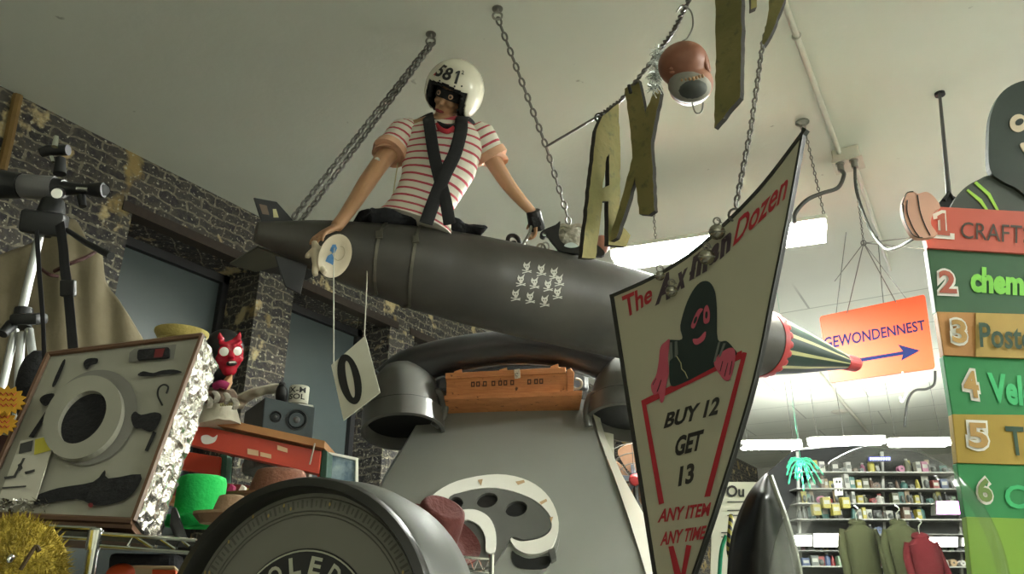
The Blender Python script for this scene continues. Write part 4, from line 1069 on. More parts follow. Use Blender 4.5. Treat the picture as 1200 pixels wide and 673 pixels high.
tag(obj('hanger_rod', bm, M['black'], smooth=True), 'straight black rod from ceiling to the shoulder of the cut-out figure', 'rod')
bm = new(); add_slab(bm, Plane((1100, 245, 2.42), (1120, 240, 2.42), (1110, 235, 2.42)).at, [sm([(1100, 240), (1106, 232), (1118, 230), (1124, 238), (1118, 250), (1100, 250)], 4)], .05); tag(obj('mounting_bracket', bm, M['black']), 'dark bracket between the black rod and the list board', 'bracket')
# ================================================================== THE GIANT TELEPHONE
PD = .35
M['ph_dark'] = mat('dark_grey_phone_gloss', '#303133', .3, 0, .1, 4); M['ph_body'] = mat('grey_phone_body', '#868781', .38, 0, .08, 3); M['ph_inside'] = mat('black_phone_recess', '#0f1010', .6)
M['ph_cup'] = mat('grey_phone_cup', '#5c5c58', .32, 0, .1, 4); M['ph_lit_edge'] = mat('sidelit_phone_edge', '#b5b3a6', .4, 0, .06, 5)
phone = thing('giant_telephone', 'giant grey rotary telephone prop standing against brick wall behind the missile', 'telephone', P(590, 740, 4.3))
rows = [(468, 500, 690, 4.36), (485, 495, 693, 4.32), (505, 484, 700, 4.26), (530, 470, 708, 4.18), (560, 452, 720, 4.08), (585, 440, 729, 4.02), (610, 430, 737, 3.96), (650, 418, 750, 3.88), (700, 408, 765, 3.82), (800, 400, 780, 3.76)]
bm = new(); g = {}; nx = 12
for i, (y, l, r, d) in enumerate(rows):
    for j in range(nx+1): g[i, j] = bm.verts.new(P(l+(r-l)*j/nx, y, d-.02*math.sin(PI*j/nx)))
    g[i, -1] = bm.verts.new(P(l-3, y, d+.6)); g[i, nx+1] = bm.verts.new(P(r-(8 if i < 3 else 20), y, d+.6))
for i in range(len(rows)-1):
    for j in range(-1, nx+1): bm.faces.new([g[i, j], g[i, j+1], g[i+1, j+1], g[i+1, j]])
bm.faces.new([g[0, j] for j in range(-1, nx+2)]); bm.faces.new([g[len(rows)-1, j] for j in range(nx+1, -2, -1)])
for i in range(len(rows)-1): bm.faces.new([g[i, -1], g[i+1, -1], g[i+1, nx+1], g[i, nx+1]])
obj('body', bm, M['ph_body'], phone, smooth=True, ang=35)
bm = new(); e = [(690, 469, 6, 4.35), (703, 515, 6, 4.23), (720, 559, 8, 4.07), (737, 608, 18, 3.955), (752, 655, 22, 3.87), (770, 715, 24, 3.80)]
for a, b in zip(e, e[1:]):
    for k_ in (0, 1): pass
va = [[bm.verts.new(P(x, y, d-.015)), bm.verts.new(P(x+w, y-4, d+.05)), bm.verts.new(P(x+w, y-4, d+.09)), bm.verts.new(P(x, y, d+.03))] for x, y, w, d in e]
for a, b in zip(va, va[1:]):
    for k_ in range(4): bm.faces.new([a[k_], a[(k_+1) % 4], b[(k_+1) % 4], b[k_]])
bm.faces.new(va[0]); bm.faces.new(va[-1][::-1])
obj('side_edge', bm, M['ph_lit_edge'], phone, smooth=True)  # edge colour lightened to paint in the light from the right
um = mpp(585, 470, 4.3)
bm = new(); F = mat3(CR, CF, UP, P(600, 448, 4.75)); add_box(bm, F, 190*um, .5, 50*um, .03); obj('cradle', bm, M['ph_inside'], phone)
# handset: handle and two cups
hs = smv([P(462, 452, 4.28), P(480, 434, 4.28), P(515, 421, 4.28), P(560, 412, 4.28), P(605, 408, 4.28), P(650, 410, 4.28), P(690, 419, 4.28), P(722, 432, 4.28), P(742, 450, 4.28)], 5)
n_ = len(hs)
bm = new(); add_sweep(bm, hs, [((22+8*abs(i/(n_-1)*2-1)**3)*um, (.11 if True else 0)) for i in range(n_)], 24, up=UP); han = obj('handset_handle', bm, M['ph_dark'], phone, smooth=True)
for cx, cy, nm in ((473, 480, 1), (737, 470, 2)):
    dn = (UP*-.93+CF*-.26+CR*(.06 if nm == 1 else -.12)).normalized()
    cM = look(P(cx, cy, 4.25), dn); r = 47*um
    bm = new(); add_lathe(bm, [(0, -r*1.22), (r*.35, -r*1.18), (r*.62, -r*1.02), (r*.80, -r*.70), (r*.9, -r*.3), (r*.93, r*.12), (r, r*.15), (r, r*.62), (r*.92, r*.64), (r*.88, r*.3), (0, r*.22)], cM, 40); cup = obj('handset_cup', bm, M['ph_cup'], phone, smooth=True)
    bm = new(); add_lathe(bm, [(r*.87, r*.34), (r*.5, r*.30), (0, r*.30)], cM, 32); obj('cup_grille', bm, M['ph_inside'], cup)
    bm = new(); add_torus(bm, cM @ Matrix.Translation((0, 0, r*.13)), r*.965, .004, 40, 6); obj('cup_seam', bm, M['ph_inside'], cup)
for pts in ([(509, 500), (519, 485), (519, 466), (508, 460), (501, 470)], [(690, 500), (688, 482), (692, 466), (700, 462)]):
    bm = new(); q = smv([P(x, y, 4.2) for x, y in pts], 4); add_sweep(bm, q, [(.03, .024)]*len(q), 12); obj('cradle_prong', bm, M['ph_cup'], phone, smooth=True)
# rotary dial
dp = Plane((500, 520, 4.155), (700, 520, 4.155), (585, 640, 3.865))
bm = new(); add_slab(bm, dp.at, [ell(580, 625, 76, 66, 0, 60)], .05, .012); dial = obj('dial_plate', bm, M['ph_body'], phone, smooth=True)
bm = new(); ring = sm([(500, 600), (507, 585), (536, 568), (583, 560), (620, 568), (644, 588), (654.5, 617), (648, 643), (634, 652), (618, 653), (604, 646), (597, 633), (604, 637), (614, 638.5), (635, 634), (646, 623), (642, 605), (620, 587), (581, 576), (545, 580), (525, 590), (510, 612)], 4)
add_slab(bm, dp.at, [ring], .03, .035); o = obj('white_dial_ring', bm, M['white'], dial)
bm = new()
plate_ = sm([(524, 592), (545, 581), (581, 577), (620, 588), (641, 606), (645, 622), (634, 633), (614, 637), (600, 634), (590, 650), (575, 668), (540, 668), (520, 640)], 4)
add_slab(bm, dp.at, [plate_, ell(571, 591, 12.5, 8.5, -15, 24), ell(605, 601, 13, 9, -15, 24), ell(535, 594, 8, 7, 0, 20)], .035, .038); obj('finger_plate', bm, M['ph_cup'], dial)
bm = new()
for c in ((571, 591), (605, 601), (535, 594)): add_slab(bm, dp.at, [ell(c[0], c[1], 13.5, 9.5, -15, 24)], .002, .0145)
obj('finger_hole', bm, M['ph_inside'], dial)
bm = new(); add_slab(bm, dp.at, [sm([(530, 607), (545, 603), (560, 604), (574, 613), (581, 630), (580, 652), (570, 652), (569, 636), (562, 622), (548, 615), (534, 620)], 4)], .02, .05); obj('center_ring', bm, M['white'], dial)
bm = new(); add_slab(bm, dp.at, [sm([(600, 648), (606, 652), (620, 657), (644, 654), (640, 668), (610, 668), (601, 660)], 4)], .004, .018); obj('slot_shadow', bm, M['ph_inside'], dial)  # dark patch paints the shadow in the recess under the ring tip
bm = new(); add_slab(bm, dp.at, [[(642, 650), (650, 647), (652, 660), (646, 664)]], .03, .05); obj('finger_stop', bm, M['ph_cup'], dial, bev=.003)
M['smear'] = mat('tan_tape', '#b99a74', .7)
for q in ([(560, 567), (566, 566), (564, 574)], [(604, 569), (614, 567), (615, 570), (607, 573)], [(632, 593), (640, 589), (641, 592), (634, 596)], [(643, 611), (648, 610), (645, 619)]):
    bm = new(); add_slab(bm, dp.at, [q], 0, .037); obj('tape_scrap', bm, M['smear'], dial, fix=False)
# ------------------------------------------------------------------ wooden crate on the cradle
t = NT('worn_orange_wood', .6)
w = t.n('ShaderNodeMapping'); t.l(t.tc.outputs['Object'], w.inputs[0]); w.inputs['Scale'].default_value = (3, 3, 30)
c = t.mix(t.noise(4, 6, w.outputs[0]), '#96552c', '#d8935a'); c = t.mix(t.ramp(t.noise(30, 4), .64, .72), c, '#4a2a16'); t.col(c); M['crate'] = t.m
crate = thing('wooden_crate', 'long orange wooden crate with metal latch resting on the telephone cradle', 'crate', P(600, 468, 4.1))
cp_ = Plane((523, 440, 4.12), (668, 433, 4.12), (523, 466, 4.10))
bm = new(); add_slab(bm, cp_.at, [[(523, 444), (667, 437), (664, 461), (523, 466)]], .26); obj('box', bm, M['crate'], crate, bev=.004)
bm = new(); add_slab(bm, cp_.at, [[(522, 438), (663, 431), (663, 438), (522, 445)]], .27, .008); obj('lid', bm, M['crate'], crate, bev=.003)
for x, y in ((537, 436), (590, 434), (650, 430)):
    bm = new(); add_slab(bm, cp_.at, [[(x-5, y), (x+4, y-3), (x+5, y+3), (x-5, y+4)]], .27, .006); obj('batten', bm, M['crate'], crate, bev=.002)
bm = new(); add_slab(bm, cp_.at, [[(664, 434), (669, 432), (673, 437), (672, 462), (665, 462)]], .26, .004); obj('end_board', bm, M['crate'], crate, bev=.002)
bm = new(); add_slab(bm, cp_.at, [[(521, 465), (682, 459), (682, 465), (521, 470)]], .32, .02); obj('base_board', bm, M['crate'], crate, bev=.002)
bm = new(); add_slab(bm, cp_.at, [[(602, 434), (609, 433), (610, 444), (603, 445)]], .006, .012); la2 = obj('latch', bm, M['chrome'], crate, bev=.002)
bm = new(); add_torus(bm, look(cp_.at(606, 440, .016), cp_.n), .008, .003, 12, 6); obj('latch_ring', bm, M['steel'], la2)
bm = new(); q = P(676, 450, 4.12); add_torus(bm, mat3(CR, CU, CB, q), .03, .008, 16, 6, 200, 470); obj('rope_handle', bm, M['fur'], crate, smooth=True)
M['stencil'] = mat('dark_stencil', '#4a2c1c', .7); bm = new()
for x in (552, 558, 566, 576, 584, 590, 598, 618, 626, 632): add_slab(bm, cp_.at, [[(x, 449-(x-523)*.045), (x+4.5, 448.8-(x-523)*.045), (x+4.5, 455-(x-523)*.045), (x, 455.2-(x-523)*.045)], [(x+1.3, 450.5-(x-523)*.045), (x+3.2, 450.4-(x-523)*.045), (x+3.2, 453.5-(x-523)*.045), (x+1.3, 453.7-(x-523)*.045)]], 0, .0015)
obj('stencil_marks', bm, M['stencil'], crate, fix=False)
PD = 0.0
# ================================================================== THE DIAL SCALE IN FRONT
sc_o = P(343, 745, 1.12); sn = (-CF*math.cos(R(16))-CR*math.sin(R(16))); ds = mpp(343, 660, 1.12)
ca = (sc_o-EYE).normalized(); ha = math.atan2(ca.dot(CR), ca.dot(CF))
ang = ha  # direction of view in plan
nv = Vector(-(CR*math.sin(ha)+CF*math.cos(ha))); sn = (Matrix.Rotation(R(-31), 3, 'Z') @ nv).normalized()
Rr = 176*ds; SM = mat3(UP.cross(sn).normalized(), UP, sn, sc_o)
M['scale_body'] = mat('grey_green_enamel', '#3e403a', .5, 0, .08, 6); M['scale_rim'] = mat('dark_rim', '#22221e', .35, 0, .1, 10); M['scale_face'] = mat('grey_dial_face', '#66655a', .45, 0, .06, 8)
M['tick'] = mat('dark_tick_ink', '#4e4d44', .6); M['dial_text'] = mat('pale_dial_letters', '#a9a996', .5); M['gold'] = mat('gold_fleck', '#a38b4a', .4)
scale = thing('dial_scale', 'large round grey dial scale at the bottom with black centre disc and tick ring', 'scale', P(343, 900, 1.2))
bm = new(); add_lathe(bm, [(Rr*.2, -.20), (Rr*.93, -.19), (Rr*1.0, -.17), (Rr*1.03, -.10), (Rr*1.0, -.02), (Rr*.98, -.012)], SM, 72, cap=False); obj('drum', bm, M['scale_body'], scale, smooth=True)
bm = new(); add_lathe(bm, [(Rr*.98, -.012), (Rr*1.0, 0), (Rr*.985, .012), (Rr*.93, .016), (Rr*.905, .006), (Rr*.90, -.02)], SM, 72, cap=False); obj('rim', bm, M['scale_rim'], scale, smooth=True)
bm = new(); add_lathe(bm, [(0, -.018), (Rr*.90, -.018)], SM, 72, cap=False); face = obj('dial_face', bm, M['scale_face'], scale)
bm = new()
for i in range(144):
    a = 2*PI*i/144; r0, r1 = (.81, .85) if i % 2 else (.80, .86); w = .0035 if i % 2 == 0 else .0022
    c, s_ = math.cos(a), math.sin(a)
    bm.faces.new([bm.verts.new(SM @ Vector((Rr*(r*c)-sg_*w*s_*.5, Rr*(r*s_)+sg_*w*c*.5, -.0165))) for r, sg_ in ((r0, -1), (r1, -1), (r1, 1), (r0, 1))])
add_torus(bm, SM @ Matrix.Translation((0, 0, -.017)), Rr*.78, .0012, 72, 4); add_torus(bm, SM @ Matrix.Translation((0, 0, -.017)), Rr*.755, .0008, 72, 4); add_torus(bm, SM @ Matrix.Translation((0, 0, -.017)), Rr*.87, .001, 72, 4)
obj('tick_ring', bm, M['tick'], face, fix=False)
rnd = random.Random(2)
for i in range(9):
    bm = new()
    a = R(rnd.uniform(20, 160)); r = Rr*rnd.uniform(.8, .88); c = SM @ Vector((r*math.cos(a), r*math.sin(a), -.0160)); add_ball(bm, look(c, sn), .0018, .0030, .0005, 6, 4)
    obj('gold_fleck', bm, M['gold'], face)
bm = new(); add_lathe(bm, [(0, -.0155), (Rr*.53, -.0155), (Rr*.535, -.017)], SM, 60, cap=False); disc = obj('center_disc', bm, M['black'], face)
bm = new(); add_torus(bm, SM @ Matrix.Translation((0, 0, -.0155)), Rr*.52, .0012, 60, 4); obj('disc_ring', bm, M['dial_text'], disc)
bm = new()
for i, ch in enumerate('TOLEDO'):
    a = R(90+21*2.5-21*i); w = .035*Rr*(1.5 if ch == 'O' else 1.25); h_ = Rr*.115; r0 = Rr*.37
    ct, stn = math.cos(a), math.sin(a)
    add_text(bm, ch, lambda u, v: SM @ Vector(((r0+h_*v)*ct+(u-.5)*2*w*stn, (r0+h_*v)*stn-(u-.5)*2*w*ct, -.0145)), .03)
obj('lettering', bm, M['dial_text'], disc, fix=False)
bm = new(); add_box(bm, mat3(SM.col[0].xyz, UP, sn, sc_o-UP*Rr*1.4-sn*.1), .22, Rr*1.0, .16, .02); obj('pedestal', bm, M['scale_body'], scale)
# ================================================================== HATS
def hat(lab, c, r, h, colr, brim=0, tilt=None, name='felt_hat', taper=.88, dent=0, bandcol=None, bw=.25):
    m_ = mat('felt_'+colr[1:], colr, .95, 0, .15, 30, .25, 120)
    t = thing(name, lab, 'hat', c); F = tilt or mat3(CR, CF, UP, c)
    prof_ = [(r*1.0, 0), (r*1.0, h*.1), (r*(1+taper)/2, h*.5), (r*taper, h*.85), (r*taper*.93, h*.96), (r*taper*.75, h), (0, h-dent)]
    bm = new(); add_lathe(bm, prof_, F, 36, cap=False); obj('crown', bm, m_, t, smooth=True, ang=70)
    if brim:
        bm = new(); add_lathe(bm, [(r*.9, .002), (r+brim*.5, -.004), (r+brim, .012), (r+brim, .017), (r+brim*.5, .002), (r*.9, .008)], F, 40, cap=False); obj('brim', bm, m_, t, smooth=True)
    if bandcol:
        bm = new(); add_lathe(bm, [(r*1.015, h*.04), (r*1.02, h*.06), (r*(1.0), h*bw), (r*.97, h*bw)], F, 36, cap=False); obj('hat_band', bm, M[bandcol], t, smooth=True)
    return t
k = mpp(232, 590, 1.6); M['green_band'] = mat('green_ribbon', '#0b6a2c', .6)
hat('bright green felt top hat beside the foil-wrapped case', P(230, 616, 1.6), 27*k, 56*k, '#12a245', .02, None, 'top_hat', 1.02, 0, 'green_band', .22)
k = mpp(325, 565, 1.75); hat('brown leather hat behind the top of the dial scale', P(325, 592, 1.75), 37*k, 40*k, '#6e4634', .06, None, 'leather_hat', .78, .01, None)
k = mpp(266, 590, 1.5); hat('tan brown rounded hat between green top hat and dial scale', P(268, 612, 1.5), 22*k, 30*k, '#7a6249', .03, None, 'round_hat', .7, -.002, None)
c = P(505, 632, 1.75); k = mpp(505, 610, 1.75)
Tn = (CU*.90+CR*.38+CB*.15).normalized(); Tx = (CR-Tn*CR.dot(Tn)).normalized(); TF = mat3(Tx, Tn.cross(Tx), Tn, c)
M['oxblood_band'] = mat('oxblood_band', '#3c1a18', .7)
hat('dark oxblood felt fedora in front of the telephone dial', c, 31*k, 44*k, '#51241f', 28*k, TF, 'fedora', .88, .03, 'oxblood_band', .2)
# white rimmed wire basket edge beside the scale
bm = new(); d_ = 1.62
for y0 in (651, 667):
    add_sweep(bm, [P(515, y0, d_), P(578, y0+5, d_)], .003, 6)
zz = [P(517+i*5.5, 652+(i % 2)*13+i*.5, d_) for i in range(12)]
add_sweep(bm, zz, .0022, 5); add_sweep(bm, [P(576, 650, d_), P(576, 700, d_)], .006, 8)
tag(obj('wire_basket', bm, M['chrome']), 'chrome wire shelf edge below the oxblood fedora', 'wire shelf')
# ================================================================== LEFT SIDE: CASE OF CUT FOAM
M['foam'] = mat('white_foam', '#8f8d80', .7, 0, .06, 6); M['foam_dark'] = mat('foam_shadow_and_recess', '#73716a', .8, 0, .1, 10); M['caserim'] = mat('brown_case_rim', '#5e4430', .5, 0, .2, 20)
t = NT('crinkled_silver_foil', .22, .9); t.col(t.mix(t.noise(20, 3), '#b6b2a6', '#e0dccf')); v = t.n('ShaderNodeTexVoronoi'); v.inputs['Scale'].default_value = 34; t.l(t.tc.outputs['Object'], v.inputs['Vector'])
t.bump(t.math('ADD', v.outputs['Distance'], t.noise(45, 5)), 1.0, .03); M['foil'] = t.m
cs = Plane((57, 415, 1.50), (237, 393, 1.46), (156, 611, 1.30))
case = thing('foam_case', 'open case of white foam with cut-outs and crumpled silver foil side', 'case', cs.at(110, 500))
fc = [(57, 415), (237, 393), (156, 611), (-27, 603)]
F3 = [cs.at(x, y) for x, y in fc]; vv = P(261, 412, 1.56)-P(237, 393, 1.46)
vv = (-cs.n*.085-CR*.012)
B3 = [p+vv for p in F3]
bm = new(); add_hull8(bm, [cs.at(x, y, -.004) for x, y in fc]+[p+vv*.95 for p in F3]); obj('foam_block', bm, M['foam'], case)
def strip3(a, b, w, off): return [(a, b)]
bm = new()
for i in range(4):
    a, b = fc[i], fc[(i+1) % 4]; add_sweep(bm, [cs.at(*a), cs.at(*b)], .006, 6)
obj('rim_edge', bm, M['caserim'], case)
bm = new(); n1_, n2_ = 14, 60; rnd = random.Random(4); g = {}
sd_n = (F3[1]-F3[2]).cross(vv).normalized()
if sd_n.dot(CR) < 0: sd_n = -sd_n
for i in range(n1_+1):
    for j in range(n2_+1):
        p = F3[1].lerp(F3[2], j/n2_)+vv*(i/n1_)*1.15; e_ = 0 if i == 0 else 1
        g[i, j] = bm.verts.new(p+sd_n*(.004+e_*(.006*noise.noise(p*45)+.006*abs(noise.noise(p*90)))))
for i in range(n1_):
    for j in range(n2_): bm.faces.new([g[i, j], g[i+1, j], g[i+1, j+1], g[i, j+1]])
o = obj('foil_side', bm, M['foil'], case, smooth=True, ang=25); md = o.modifiers.new('s', 'SOLIDIFY'); md.thickness = .002; o['label'] = 'crumpled silver foil side'
bm = new(); p_ = [F3[3], F3[2], F3[2]+vv, F3[3]+vv]; add_hull8(bm, [p-UP*.002 for p in p_]+[p-UP*.012 for p in p_]); obj('bottom_panel', bm, M['caserim'], case)
def cut(loops, m, off=.001, th=.0, nm='cutout', lab=None, par=None):
    bm = new(); add_slab(bm, cs.at, loops, th, off); o = obj(nm, bm, M[m], par or case, fix=(th > 0))
    if lab: o['label'] = lab
    return o
cut([ell(108, 490, 60, 49, -52, 48)], 'foam_dark', .0012, 0, 'ring_shadow')  # offset grey disc paints the shadow around the raised foam ring
cut([ell(101, 494, 53, 41, -52, 48), ell(101, 494, 35, 23, -52, 40)], 'foam', .014, .012, 'foam_ring')
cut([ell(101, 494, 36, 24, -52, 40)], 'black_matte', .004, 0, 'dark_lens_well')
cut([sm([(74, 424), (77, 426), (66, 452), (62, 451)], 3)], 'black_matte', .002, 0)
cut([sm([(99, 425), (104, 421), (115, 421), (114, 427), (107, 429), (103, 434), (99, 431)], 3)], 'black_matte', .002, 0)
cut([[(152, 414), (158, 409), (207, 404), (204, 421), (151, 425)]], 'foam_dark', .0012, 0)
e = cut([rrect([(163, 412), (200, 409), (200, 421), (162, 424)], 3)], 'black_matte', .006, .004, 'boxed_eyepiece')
M['dull_red'] = mat('dull_red', '#6a1f22', .5); cut([[(184, 412), (195, 411), (192, 421), (182, 422)]], 'dull_red', .007, 0, 'red_stripe', None)
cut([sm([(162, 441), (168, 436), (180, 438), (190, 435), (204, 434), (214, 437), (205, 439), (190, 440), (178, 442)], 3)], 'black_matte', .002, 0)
bm = new(); add_sweep(bm, [cs.at(x, y, .003) for x, y in sm([(191, 476), (186, 465), (187, 456), (193, 452), (198, 455), (196, 462)], 4, False)], .0018, 6); obj('loop_cord', bm, M['black'], case)
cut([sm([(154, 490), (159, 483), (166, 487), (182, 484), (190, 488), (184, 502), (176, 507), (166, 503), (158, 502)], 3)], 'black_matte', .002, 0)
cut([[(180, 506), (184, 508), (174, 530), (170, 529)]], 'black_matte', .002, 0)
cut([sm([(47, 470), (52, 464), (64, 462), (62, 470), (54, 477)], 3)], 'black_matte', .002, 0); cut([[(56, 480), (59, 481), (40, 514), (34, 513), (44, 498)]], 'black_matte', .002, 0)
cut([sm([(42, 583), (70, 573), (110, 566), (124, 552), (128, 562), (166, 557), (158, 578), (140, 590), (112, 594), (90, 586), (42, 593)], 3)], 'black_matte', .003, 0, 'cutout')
cut([ell(108, 594, 3, 2.6, 0, 14)], 'dull_red', .005, 0, 'red_knob')
M['paper'] = mat('white_paper', '#b5b2a3', .8); M['yellow_tag'] = mat('yellow_tag', '#b5ac3c', .7); M['paper_ink'] = mat('paper_ink', '#3b3b38', .7)
pt = cut([[(26, 519), (68, 511), (44, 589), (0, 589)]], 'paper', .006, .002, 'instruction_sheet')
cut([[(44, 518), (69, 512), (62, 531), (43, 536)]], 'yellow_tag', .008, 0, 'yellow_price_label', None, pt)
bm = new()
for q in ([(27, 523), (42, 519), (40, 532), (25, 535)], [(30, 540), (33, 540), (22, 562), (19, 561)], [(8, 562), (22, 560), (22, 563), (9, 565)], [(32, 556), (44, 553), (44, 556), (33, 559)], [(24, 548), (28, 545), (30, 552), (26, 556)], [(6, 574), (34, 572), (34, 574), (6, 576)]): add_slab(bm, cs.at, [q], 0, .0085)
obj('printed_drawing', bm, M['paper_ink'], pt, fix=False)
bm = new(); add_text_quad(bm, '84.95', cs, (47, 520), (66, 516), (62, 528), (45, 532), .009, .02) if False else add_slab(bm, cs.at, [[(47, 521), (51, 520), (50, 531), (46, 532)]], 0, .009); bm.free()
bm = new(); rnd = random.Random(9)
for i in range(60):
    x, y = rnd.uniform(-5, 60), rnd.uniform(588, 603); c = cs.at(x, y, .008); a = Vector([rnd.gauss(0, 1) for _ in range(3)])*.004; b = Vector([rnd.gauss(0, 1) for _ in range(3)])*.004
    bm.faces.new([bm.verts.new(c+a), bm.verts.new(c+b), bm.verts.new(c-a*.6-b*.5)])
obj('cling_film_crinkle', bm, M['foil'], case, fix=False)
# ================================================================== TELESCOPE AND TRIPOD
tel = thing('telescope', 'silver and black telescope on aluminium tripod against the brick wall', 'telescope', P(60, 245, 1.75))
def T(x, y, d=1.75): return P(x, y, d)
k = mpp(50, 220, 1.75)
M['tel_grey'] = mat('silver_grey_barrel', '#6d6c6d', .35, .3, .08, 10)
def tubes(pts, rad, m, nm, par=tel, n=20, lab=None):
    bm = new(); add_sweep(bm, pts, rad, n); o = obj(nm, bm, M[m], par, smooth=True)
    if lab: o['label'] = lab
    return o
tubes([T(-45, 212, 1.70), T(2, 216), T(26, 218)], [17*k, 17*k, 15*k], 'black', 'rear_tube')
tubes([T(26, 218), T(27, 218), T(64, 221, 1.76), T(65, 221, 1.76)], [13*k, 14.5*k, 14.5*k, 12*k], 'tel_grey', 'barrel')
tubes([T(63, 221, 1.76), T(75, 221.5, 1.76)], [13*k, 11*k], 'black', 'collar')
fo = tubes([T(70, 226, 1.70), T(66.5, 227, 1.67)], [6*k, 5.5*k], 'black', 'focus_knob'); tubes([T(67, 226.6, 1.675), T(66, 227, 1.662)], [5.6*k, 5.2*k], 'white', 'knob_face', fo)
tubes([T(74, 221), T(100, 222, 1.74), T(108, 222.5, 1.74)], [8.5*k, 6*k, 6*k], 'black', 'draw_tube')
e_ = tubes([T(107, 222.5, 1.74), T(108, 222.5, 1.74), T(121, 223, 1.72), T(122, 223, 1.72)], [7*k, 8*k, 9*k, 8.5*k], 'black', 'eyepiece'); tubes([T(121.5, 223, 1.718), T(122.6, 223.1, 1.716)], [6.4*k, 6.2*k], 'ph_inside', 'eye_lens', e_)
tubes([T(90, 221, 1.69), T(103, 222, 1.69)], [2*k, 2*k], 'chrome', 'focus_rail')
tubes([T(70, 204), T(71, 186)], [7*k, 5.5*k], 'black', 'finder_bracket')
tubes([T(48, 179), T(58, 176), T(80, 176)], [6*k, 7*k, 6.5*k], 'black', 'finder_scope')
tubes([T(64, 172, 1.72), T(66, 160, 1.72)], [3.5*k, 2.5*k], 'chrome', 'finder_screw'); tubes([T(60, 184, 1.68), T(62, 190, 1.68)], [2.5*k, 2*k], 'chrome', 'finder_screw')
tubes([T(95, 230), T(97, 242)], [5*k, 4*k], 'black', 'focus_wheel')
tri = thing('tripod', 'aluminium tripod with black head and hanging straps carrying the telescope', 'tripod', T(20, 700))
bm = new(); add_sweep(bm, [T(62, 236), T(60, 250), T(56, 262), T(50, 275)], [12*k, 15*k, 16*k, 9*k], 14); add_box(bm, look(T(52, 262, 1.72), CB+CR*.3), .10, .06, .06, .01); obj('tripod_head', bm, M['black'], tri, smooth=True)
tubes([T(76, 268), T(100, 284, 1.66), T(130, 300, 1.6)], [2.6*k, 3.4*k, 4*k], 'black', 'pan_handle', tri)
tubes([T(47, 274), T(26, 364)], [4.6*k]*2, 'alu', 'center_column', tri)
bm = new(); add_sweep(bm, [T(28, 362), T(25, 384)], [9*k, 10*k], 12); add_box(bm, look(T(34, 374, 1.70), CB), 30*k, 12*k, .05, .008); add_sweep(bm, [T(14, 380, 1.7), T(3, 392, 1.68)], [6*k, 5*k], 10); add_sweep(bm, [T(38, 372, 1.7), T(46, 371, 1.7)], [3*k, 4*k], 10); obj('leg_hub', bm, M['black'], tri, smooth=True)
for a, b in (((18, 386), (-12, 520)), ((25, 390), (18, 520)), ((34, 386), (46, 470))):
    q = T(*a), T(*b); bm = new(); tt = (q[1]-q[0]); add_sweep(bm, [q[0], q[1]+tt*1.2], 4.2*k, 12); obj('leg', bm, M['alu'], tri, smooth=True)
def strap(pts, w, nm='strap'):
    bm = new(); q = smv([T(x, y, d) for x, y, d in pts]); add_sweep(bm, q, [(.0015, w)]*len(q), 6, up=CB, keep_up=True); obj(nm, bm, M['strap'], tri)
strap([(43, 270, 1.70), (46, 320, 1.69), (50, 370, 1.66), (52, 420, 1.6)], 3*k); strap([(70, 262, 1.7), (74, 290, 1.68), (76, 315, 1.67), (80, 345, 1.66), (86, 412, 1.6)], 6.5*k)
bm = new(); add_box(bm, look(T(80, 338, 1.655), CB), .035, .04, .015, .004); obj('strap_buckle', bm, M['black'], tri)
# canvas cover hanging behind
t = NT('olive_canvas', .9); c = t.mix(t.noise(3, 5), '#6a624e', '#857a62'); t.col(c); t.bump(t.noise(7, 4), .3, .03); M['canvas'] = t.m
M['wallstrip'] = mat('rusty_tan_strip', '#7c6236', .8, 0, .3, 20)
bm = new(); g = {}; nx, ny = 40, 30
topc = [(-60, 330), (0, 300), (40, 285), (62, 262), (80, 258), (92, 262), (108, 292), (118, 296), (122, 330), (140, 352), (158, 385), (175, 412)]
def lerp_l(pts, f):
    x = f*(len(pts)-1); i = min(int(x), len(pts)-2); a, b = pts[i], pts[i+1]; return tuple(a[k]+(b[k]-a[k])*(x-i) for k in range(len(a)))
st_ = sm(topc, 5, False)
for i in range(nx+1):
    a = lerp_l(st_, i/nx); bx = -90+i/nx*290
    for j in range(ny+1):
        f = j/ny; x = a[0]+(bx-a[0])*f**.8; y = a[1]+(520-a[1])*f
        fold = .03*math.sin(x*.05+f*3)*(.3+f)+.008*math.sin(x*.16-f*2)
        g[i, j] = bm.verts.new(P(x, y, 2.15+fold-.12*f))
for i in range(nx):
    for j in range(ny): bm.faces.new([g[i, j], g[i+1, j], g[i+1, j+1], g[i, j+1]])
o = obj('canvas_cover', bm, M['canvas'], smooth=True, ang=80); md = o.modifiers.new('s', 'SOLIDIFY'); md.thickness = .006
tag(o, 'olive tan canvas cover draped behind tripod in front of the first window', 'canvas')
bm = new(); add_sweep(bm, smv([P(64, 318, 2.02), P(80, 310, 2.0), P(100, 302, 2.02), P(112, 295, 2.06)]), .006, 6); add_sweep(bm, smv([P(48, 315, 2.02), P(58, 322, 2.0), P(68, 324, 2.02)]), .005, 6)
tag(obj('drawstring', bm, M['oxblood_band']), 'dark cord lying across the canvas cover', 'cord')
bm = new(); q = smv([onX(2, 200, XL+.02), onX(10, 165, XL+.02), onX(16, 135, XL+.02), onX(21, 112, XL+.02)]); add_sweep(bm, q, .03, 8)
tag(obj('wall_strip', bm, M['wallstrip']), 'rusty tan vertical strip fixed to the brick wall above the telescope', 'strip')
